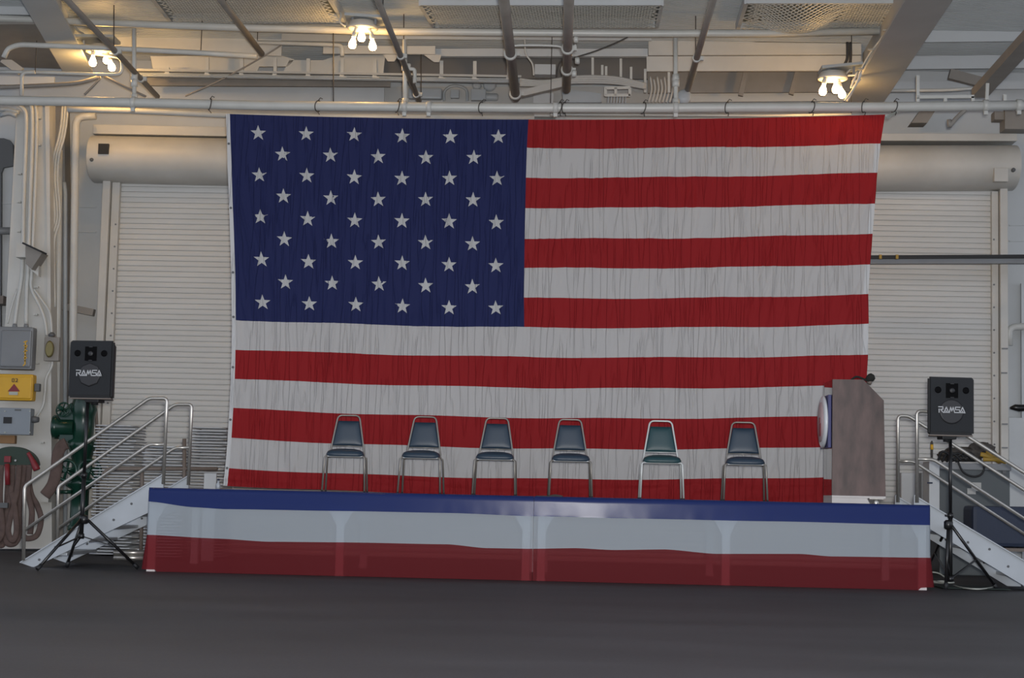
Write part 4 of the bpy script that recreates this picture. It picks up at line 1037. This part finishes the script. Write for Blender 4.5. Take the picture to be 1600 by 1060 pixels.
# ================================================================== SPEAKERS
def letters(x0, z0, wd, ht, Y):
    """R A M S A in angular strokes"""
    m = MB(); th = ht*0.16; cw = wd/5.0
    G = {'R': [((.12, 0), (.12, .62)), ((.0, 1), (.9, 1)), ((.9, 1), (.9, .55)), ((.9, .55), (.4, .55)), ((.4, .55), (1, 0))],
         'A': [((0, 0), (.5, 1)), ((.5, 1), (1.0, 0)), ((0.0, .05), (1.0, .05)), ((.45, .35), (.6, .1))],
         'M': [((0, 0), (.28, 1)), ((.28, 1), (.5, .25)), ((.5, .25), (.8, 1)), ((.8, 1), (1.1, .0))],
         'S': [((1.1, 1), (.15, 1)), ((.15, 1), (.15, .55)), ((.15, .55), (1.0, .55)), ((1.0, .55), (1.0, .05)), ((1.0, .05), (.0, .05))]}
    for i, ch in enumerate('RAMSA'):
        for (a, b) in G[ch]:
            A = Vector((x0+(i+a[0]*.9)*cw, Y, z0+a[1]*ht)); B = Vector((x0+(i+b[0]*.9)*cw, Y, z0+b[1]*ht))
            d = (B-A).normalized(); m.bar(A-d*th*.3, B+d*th*.3, 0.006, th, up=Vector((0, -1, 0)).cross(d) if False else (Vector((0, 0, 1)) if abs(d.x) > .3 else Vector((1, 0, 0))))
    return m
def speaker(px, pyt, pyb, Y, yaw, lab, tx):
    c = P(px, pyb, Y); wd = 72*S(Y); ht = (pyb-pyt)*S(Y); dp = 0.36
    t = thing('loudspeaker', lab, 'loudspeaker', c, group='black loudspeakers on tripods')
    ORIG[t.name] = Vector((0, 0, 0))
    m = MB(); m.prism([(-wd/2, -.0, 0), (wd/2, 0, 0), (wd/2-.0, 0, ht), (-wd/2, 0, ht)], (0, 0.07, 0), bev=0.02)
    m.prism([(-wd/2+.005, .05, 0.005), (wd/2-.005, .05, 0.005), (wd/2-.10, dp, .005), (-wd/2+.10, dp, .005)], (0, 0, ht-.03), bev=0.015); obj('cabinet', m, M['black'], t)
    m = MB(); m.box((0, -.004, ht/2+.01), (wd-.035, 0.012, ht-.04), bev=.004); g = obj('grille', m, M['grille'], t)
    m = MB(); m.box((0.0, -.006, ht-.15), (0.135, 0.02, 0.16)); h = obj('horn', m, M['horn'], t)
    m = MB(); m.lathe([(.035, 0), (.025, -.012), (.008, -.014)], (0.0, -.016, ht-.15), 'Y', 14); obj('horn_throat', m, M['badge'], h)
    for dz in (.075, .225):
        m = MB(); m.box((0, -.018, ht-dz), (.04, .01, .008)); obj('horn_clip', m, M['badge'], h)
    for sg in (-1, 1):
        m = MB(); m.lathe([(.036, 0), (.036, -.006), (.026, -.008)], (sg*.155, -.010, ht-.145), 'Y', 18); obj('tweeter_port', m, M['horn'], t)
    m = MB(); m.lathe([(.135, 0), (.135, -.006), (.12, -.010)], (-.005, -.010, ht*.40), 'Y', 8 if px < 800 else 24); obj('round_badge', m, M['badge'], t)
    m = letters(-0.155, ht*.38, 0.30, 0.062, -.026); obj('ramsa_lettering', m, M['letter'], t, label='silver letters reading RAMSA')
    m = MB(); m.box((0, .17, -.02), (0.16, 0.2, 0.05), bev=.01); m.lathe([(.04, -.07), (.035, 0)], (0, .17, 0), 'Z', 16); obj('pole_mount', m, M['black'], t)
    m = MB(); m.prism([(-wd/2+.01, .02, -.012), (wd/2-.01, .02, -.012), (wd/2-.10, dp-.02, -.012), (-wd/2+.10, dp-.02, -.012)], (0, 0, .012)); obj('bottom_plate', m, M['brownbar'], t)
    t.rotation_euler = (0, 0, yaw); return t
SPY = 0.05
sp1 = speaker(139.5, 531, 622, SPY-.15, -0.10, 'black loudspeaker on the tripod by the green valve, left end', 0)
sp2 = speaker(1487, 590, 680, SPY-.25, 0.10, 'black loudspeaker on the tripod in front of the grey cabinet, right end', 0)
def tripod(top, base, hub, feet, Y, lab, legY):
    T = P(top[0], top[1], Y); B = P(base[0], base[1], Y); H = P(hub[0], hub[1], Y)
    t = thing('speaker_stand', lab, 'speaker stand', (B.x, B.y, 0), group='black tripod speaker stands')
    mid = T.lerp(B, 0.55)
    m = MB(); m.tube([T, mid], 0.019, 12); obj('upper_pole', m, M['tripod'], t)
    m = MB(); m.tube([mid, B], 0.024, 12); obj('lower_pole', m, M['tripod'], t)
    m = MB(); m.lathe([(.03, -.03), (.034, 0), (.03, .03)], mid, 'Z', 14); m.tube([mid, mid+Vector((-.06, -.02, 0))], .012, 8); obj('collar', m, M['tripod'], t)
    m = MB(); m.lathe([(.035, -.05), (.05, -.04), (.05, .03), (.03, .05)], H, 'Z', 14); obj('leg_hub', m, M['tripod'], t)
    low = B+Vector((0, 0, 0.0)); m = MB(); m.lathe([(.032, -.03), (.036, 0), (.032, .03)], low, 'Z', 14); obj('brace_hub', m, M['tripod'], t)
    for (fx, fy) in feet:
        # feet on the floor
        q = PZ(fx, fy, 0.02)
        m = MB(); d = (q-H).normalized(); m.tube([H+Vector((d.x*.05, d.y*.05, 0)), q], 0.017, 10); l = obj('leg', m, M['tripod'], t)
        m = MB(); m.tube([q-d*.07, q+d*.0], 0.023, 10); obj('rubber_foot', m, M['black'], l)
        k = H.lerp(q, 0.55)
        m = MB(); m.bar(low, k, 0.02, 0.012); obj('brace', m, M['tripod'], t)
    return t
tripod((137, 628), (127, 838), (131, 812), ((58, 890), (104, 886), (216, 888)), SPY, 'black tripod stand in front of the left stairs', 0)
tripod((1485, 686), (1485, 905), (1482, 820), ((1447, 893), (1478, 921), (1558, 920)), SPY, 'black tripod stand at the right end of the skirt', 0)

# ================================================================== STAIRS
def stairs(pxs, Yn, Yf, lab, sign, nsteps=5):
    """pxs: picture points of the near rail; far side is the same moved back"""
    (bp, tc1, tc2, tb, m1, m2, m3, st) = pxs
    off = Vector((0, Yf-Yn, 0))
    W = lambda p: P(p[0], p[1], Yn)
    t = thing('portable_stairs', lab, 'stairs', (W(bp[1]).x, Yn, 0), group='steel railed stairs at the stage ends')
    lo, hi, lo2, hi2 = [W(p) for p in st]   # stringer: top edge low, top edge high, bottom edge low, bottom edge high
    fw = Vector((0, -0.03, 0))      # rails are bolted to the outer face of the stringer
    for o_ in (Vector((0, 0, 0)), off):
        m = MB(); 
        ex = (sx0-.045) if sign > 0 else (sx1+.045)
        def onl(a_, b_, x_): return a_.lerp(b_, (x_-a_.x)/(b_.x-a_.x))
        pe = onl(lo2, hi2, ex); dk = SZ+0.016
        poly = [lo, hi, Vector((hi.x, hi.y, dk)), Vector((ex, hi.y, dk)), pe, lo2]
        m.prism([q_+o_ for q_ in poly], (0, 0.035, 0)); m.bar(lo+o_+Vector((0, 0, .004)), hi+o_+Vector((0, 0, .004)), 0.06, 0.012); s = obj('stringer', m, M['alu'], t)
        for k in range(7):
            bl = MB()
            f = (k+.6)/7.3; p = lo.lerp(hi, f).lerp(lo2.lerp(hi2, f), 0.35 if k % 2 else 0.6)+o_
            if (p.x-ex)*sign > -0.03: continue
            bl.lathe([(.014, .0), (.014, -.008), (.006, -.012)], p, 'Y', 8)
            obj('bolt', bl, M['dark'], s)
        r = MB(); r.tube(rounded([W(bp[1])+o_+fw, W(bp[0])+o_+fw, W(tc1)+o_+fw, W(tc2)+o_+fw, W(tb)+o_+fw], 0.05, 6), 0.021, 12); h = obj('handrail', r, M['steel'], t)
        r = MB(); r.tube(rounded([W(m1)+o_+fw, W(m2)+o_+fw, W(m3)+o_+fw], 0.05, 6), 0.019, 12); obj('mid_rail', r, M['steel'], h)
    for k in range(nsteps):
        f = (k+.5)/nsteps; p = lo2.lerp(hi2, f); q = lo.lerp(hi, f); zc = (k+1)*SZ/(nsteps+1)
        f2 = zc/SZ; xx = lo2.x+(hi2.x-lo2.x)*min(1, f2)
        m = MB(); m.box((xx, Yn+(Yf-Yn)/2+.018, zc), (0.25, Yf-Yn-.04, 0.035), bev=.004); obj('tread', m, M['alu'], t)
    return t
stairs((((40, 760), (38, 876)), (234, 623), (262, 623), (256, 757), (41, 828), (234, 695), (259, 695), ((32, 880), (256, 742), (52, 887), (256, 790))),
       0.42, 1.72, 'steel railed stairs climbing right to the left end of the stage', 1)
stairs((((1668, 783), (1668, 900)), (1449, 643), (1432, 643), (1432, 786), (1668, 856), (1457, 718), (1433, 718), ((1668, 918), (1428, 775), (1650, 946), (1428, 812))),
       0.42, 1.55, 'steel railed stairs climbing left to the right end of the stage', -1)

# ================================================================== RIGHT BACKGROUND
GY = 4.4
t = thing('grey_cabinet', 'low dark grey cabinet behind the right stairs with paper notices', 'cabinet', P(1522, 860, GY))
x0, x1 = P(1468, 760, GY).x, P(1578, 760, GY).x; ztp = P(1520, 725, GY).z
m = MB(); m.box(((x0+x1)/2, GY+.35, ztp/2), (x1-x0, 0.7, ztp), bev=.01); obj('body', m, M['cabinet'], t)
m = MB(); m.box(((x0+x1)/2, GY+.33, ztp-.04), (x1-x0+.03, 0.72, 0.09), bev=.01); obj('lid', m, M['boxgrey'], t)
m = MB(); m.box(P(1525.5, 761, GY-.01), (15*S(GY), 0.006, 13*S(GY))); obj('paper_notice', m, M['paper'], t)
m = MB(); m.box(P(1518, 768, GY-.015), (13*S(GY), 0.006, 9*S(GY))); obj('paper_notice', m, M['paper'], t)
m = MB(); m.box(P(1569, 737, GY-.01), (0.05, .03, .06)); obj('latch', m, M['dark'], t)
t = thing('white_cooler', 'white case with blue mark, between the right stair posts and grey cabinet', 'case', P(1456, 800, 3.9))
m = MB(); m.box(P(1455, 775, 3.9), (16*S(3.9), 0.4, 105*S(3.9)), bev=.01); obj('body', m, M['wall'], t)
m = MB(); m.box(P(1453, 755, 3.69), (8*S(3.9), 0.01, 2.5*S(3.9)), bev=.001); obj('blue_mark', m, M['navy'], t)
m = MB(); m.box(P(1419, 790, 4.6), (28*S(4.6), 0.3, 100*S(4.6)), bev=.02); single('translucent_bin', m, M['wall'], 'pale bin behind the top posts of the right stairs', 'bin')
m = MB(); m.box(P(1442, 785, 4.2), (9*S(4.2), 0.2, 90*S(4.2)), bev=.01); single('grey_post_box', m, M['boxgrey'], 'narrow grey upright between the pale bin and white case', 'box')
t = thing('cable_bag', 'heap of dark straps and bag lying on the grey cabinet', 'bag', P(1500, 722, GY+.2))
m = MB()
def blob(mm, c, r, seed):
    t_ = bmesh.new(); bmesh.ops.create_icosphere(t_, subdivisions=4, radius=1)
    for v in t_.verts:
        n_ = v.co.normalized(); k = 1+0.28*noise.noise(n_*2.2+Vector((seed, 0, 0)))+.1*noise.noise(n_*6+Vector((0, seed, 0)))
        v.co = Vector((n_.x*r[0]*k, n_.y*r[1]*k, max(-r[2]*.6, n_.z*r[2]*k)))+Vector(c)
    for f in t_.faces: f.smooth = True
    mm.merge(t_)
blob(m, P(1500, 713, GY+.2), (.28, .2, .12), 1.0); blob(m, P(1532, 706, GY+.2), (.2, .15, .13), 4.0); obj('bag_body', m, M['rope'], t)
for k in range(5):
    m = MB(); m.tube(smooth_path([P(1465+k*7, 722, GY+.05), P(1472+k*9, 706+k*2, GY), P(1484+k*8, 712-k, GY), P(1492+k*9, 720, GY+.02)], 6), 0.016, 7); obj('strap', m, M['black'], t)
m = MB(); m.tube(smooth_path([P(1497, 722, GY-.05), P(1505, 738, GY-.06), P(1520, 745, GY-.06), P(1533, 742, GY-.06), P(1538, 730, GY-.06), P(1532, 718, GY-.05)], 6), 0.014, 8); obj('hanging_loop', m, M['black'], t)
t = thing('yellow_strap', 'folded yellow strap heap on the right end of the grey cabinet', 'strap', P(1555, 718, GY+.2))
for k, (a, b) in enumerate((((1532, 710), (1562, 722)), ((1540, 708), (1570, 721)), ((1545, 718), (1560, 712)), ((1536, 718), (1572, 722)))):
    m = MB(); m.tube(smooth_path([P(*a, GY), P((a[0]+b[0])/2, (a[1]+b[1])/2-2, GY-.03), P(*b, GY)], 5), 0.032, 8, flat=.5); obj('strap_fold', m, M['yellowtape'], t)
t = thing('handle', 'upright black stick with a yellow band behind the cabinet edge', 'tool', P(1456, 722, GY-.3))
m = MB(); m.tube([P(1456, 722, GY-.3), P(1456, 692, GY-.3), P(1456, 689, GY-.3)], [0.014, 0.018, 0.006], 10); obj('stick', m, M['rope'], t)
m = MB(); m.tube([P(1456, 703, GY-.3), P(1456, 695, GY-.3)], 0.021, 10); obj('yellow_band', m, M['yellow'], t)
t = thing('padded_bench', 'navy blue padded bench at the right edge, behind the stair rails', 'bench', P(1570, 870, 2.9))
m = MB(); m.box(P(1566, 823, 2.95), (106*S(2.9), 0.55, 62*S(2.9)), bev=.05); obj('padding', m, M['navy'], t)
m = MB(); m.box(P(1585, 859, 2.9), (90*S(2.9), 0.5, 5*S(2.9))); obj('base_rail', m, M['brownbar'], t)
m = MB()
for x in (1530, 1610): m.box(P(x, 872, 2.9), (0.05, 0.4, 24*S(2.9)))
obj('legs', m, M['tripod'], t)
# long dark boom in front of the shutter
t = thing('long_boom', 'long black and grey horizontal bar crossing the right shutter', 'bar', P(1500, 405, 5.2))
m = MB(); m.bar(P(1345, 409, 5.2), P(1660, 408, 5.2), 0.10, 0.075); obj('grey_bar', m, M['boxgrey'], t)
m = MB(); m.bar(P(1345, 402.5, 5.15), P(1660, 401, 5.15), 0.08, 0.05); obj('black_bar', m, M['black'], t)
for x in (1375, 1401):
    m = MB(); m.bar(P(x-2, 402, 5.13), P(x+2, 402, 5.13), 0.09, 0.058); obj('yellow_band', m, M['yellowtape'], t)
# black nozzle on right wall
t = thing('wall_nozzle', 'black nozzle lying level at the right edge, above the stair rail', 'nozzle', P(1600, 638, 5.0))
m = MB(); m.tube([P(1578, 638, 5.0), P(1586, 637, 5.0), P(1592, 638, 5.0), P(1640, 636, 5.0)], [0.015, 0.045, 0.05, 0.035], 12); obj('barrel', m, M['tripod'], t)
for x, y in ((1573, 545), (1572, 583), (1573, 663), (1573, 700)):
    m = MB(); m.box(P(x-3, y, DY-.19), (0.08, 0.03, 0.02)); single('latch_stud', m, M['boxgrey'], 'small grey stud on the right guide frame of the shutter', 'stud', 'studs on the right shutter guide')
m = MB(); m.bar(P(1583, 700, 6.1), P(1592, 699, 6.1), 0.02, 0.02); single('door_latch', m, M['rope'], 'small dark latch on the pale panel right of the shutter', 'latch')
# white equipment at the stair foot, right
m = MB(); m.box(P(1590, 740, WY-.25), (0.3, 0.2, 1.6), bev=.01); struct('trim_51', m, M['wall'])
t = thing('floor_cables', 'coil of pale cable on the floor by the right tripod', 'cable', PZ(1480, 915, 0))
for k in range(3):
    m = MB(); c = PZ(1472+k*7, 914+k, 0.03); m.tube([c+Vector((math.cos(a)*(.13-.02*k), math.sin(a)*.18+.3, .02+.1*max(0, math.sin(a+k)) if k == 0 else .01+.01*k)) for a in [2*PI*i/26 for i in range(26)]], 0.009, 7, closed=True); obj('cable_coil', m, M['cable'], t)
m = MB(); m.tube(smooth_path([PZ(1490, 915, .02), PZ(1505, 919, .02), PZ(1530, 921, .02), PZ(1552, 918, .02)], 6), 0.009, 7); obj('cable_tail', m, M['cable'], t)
m = MB(); m.box((P(1520, 905, .6).x, .75, 0.012), (0.75, .7, .012), bev=.003); single('rubber_mat', m, M['mat_green'], 'dark green mat on the floor under the right stairs', 'mat')
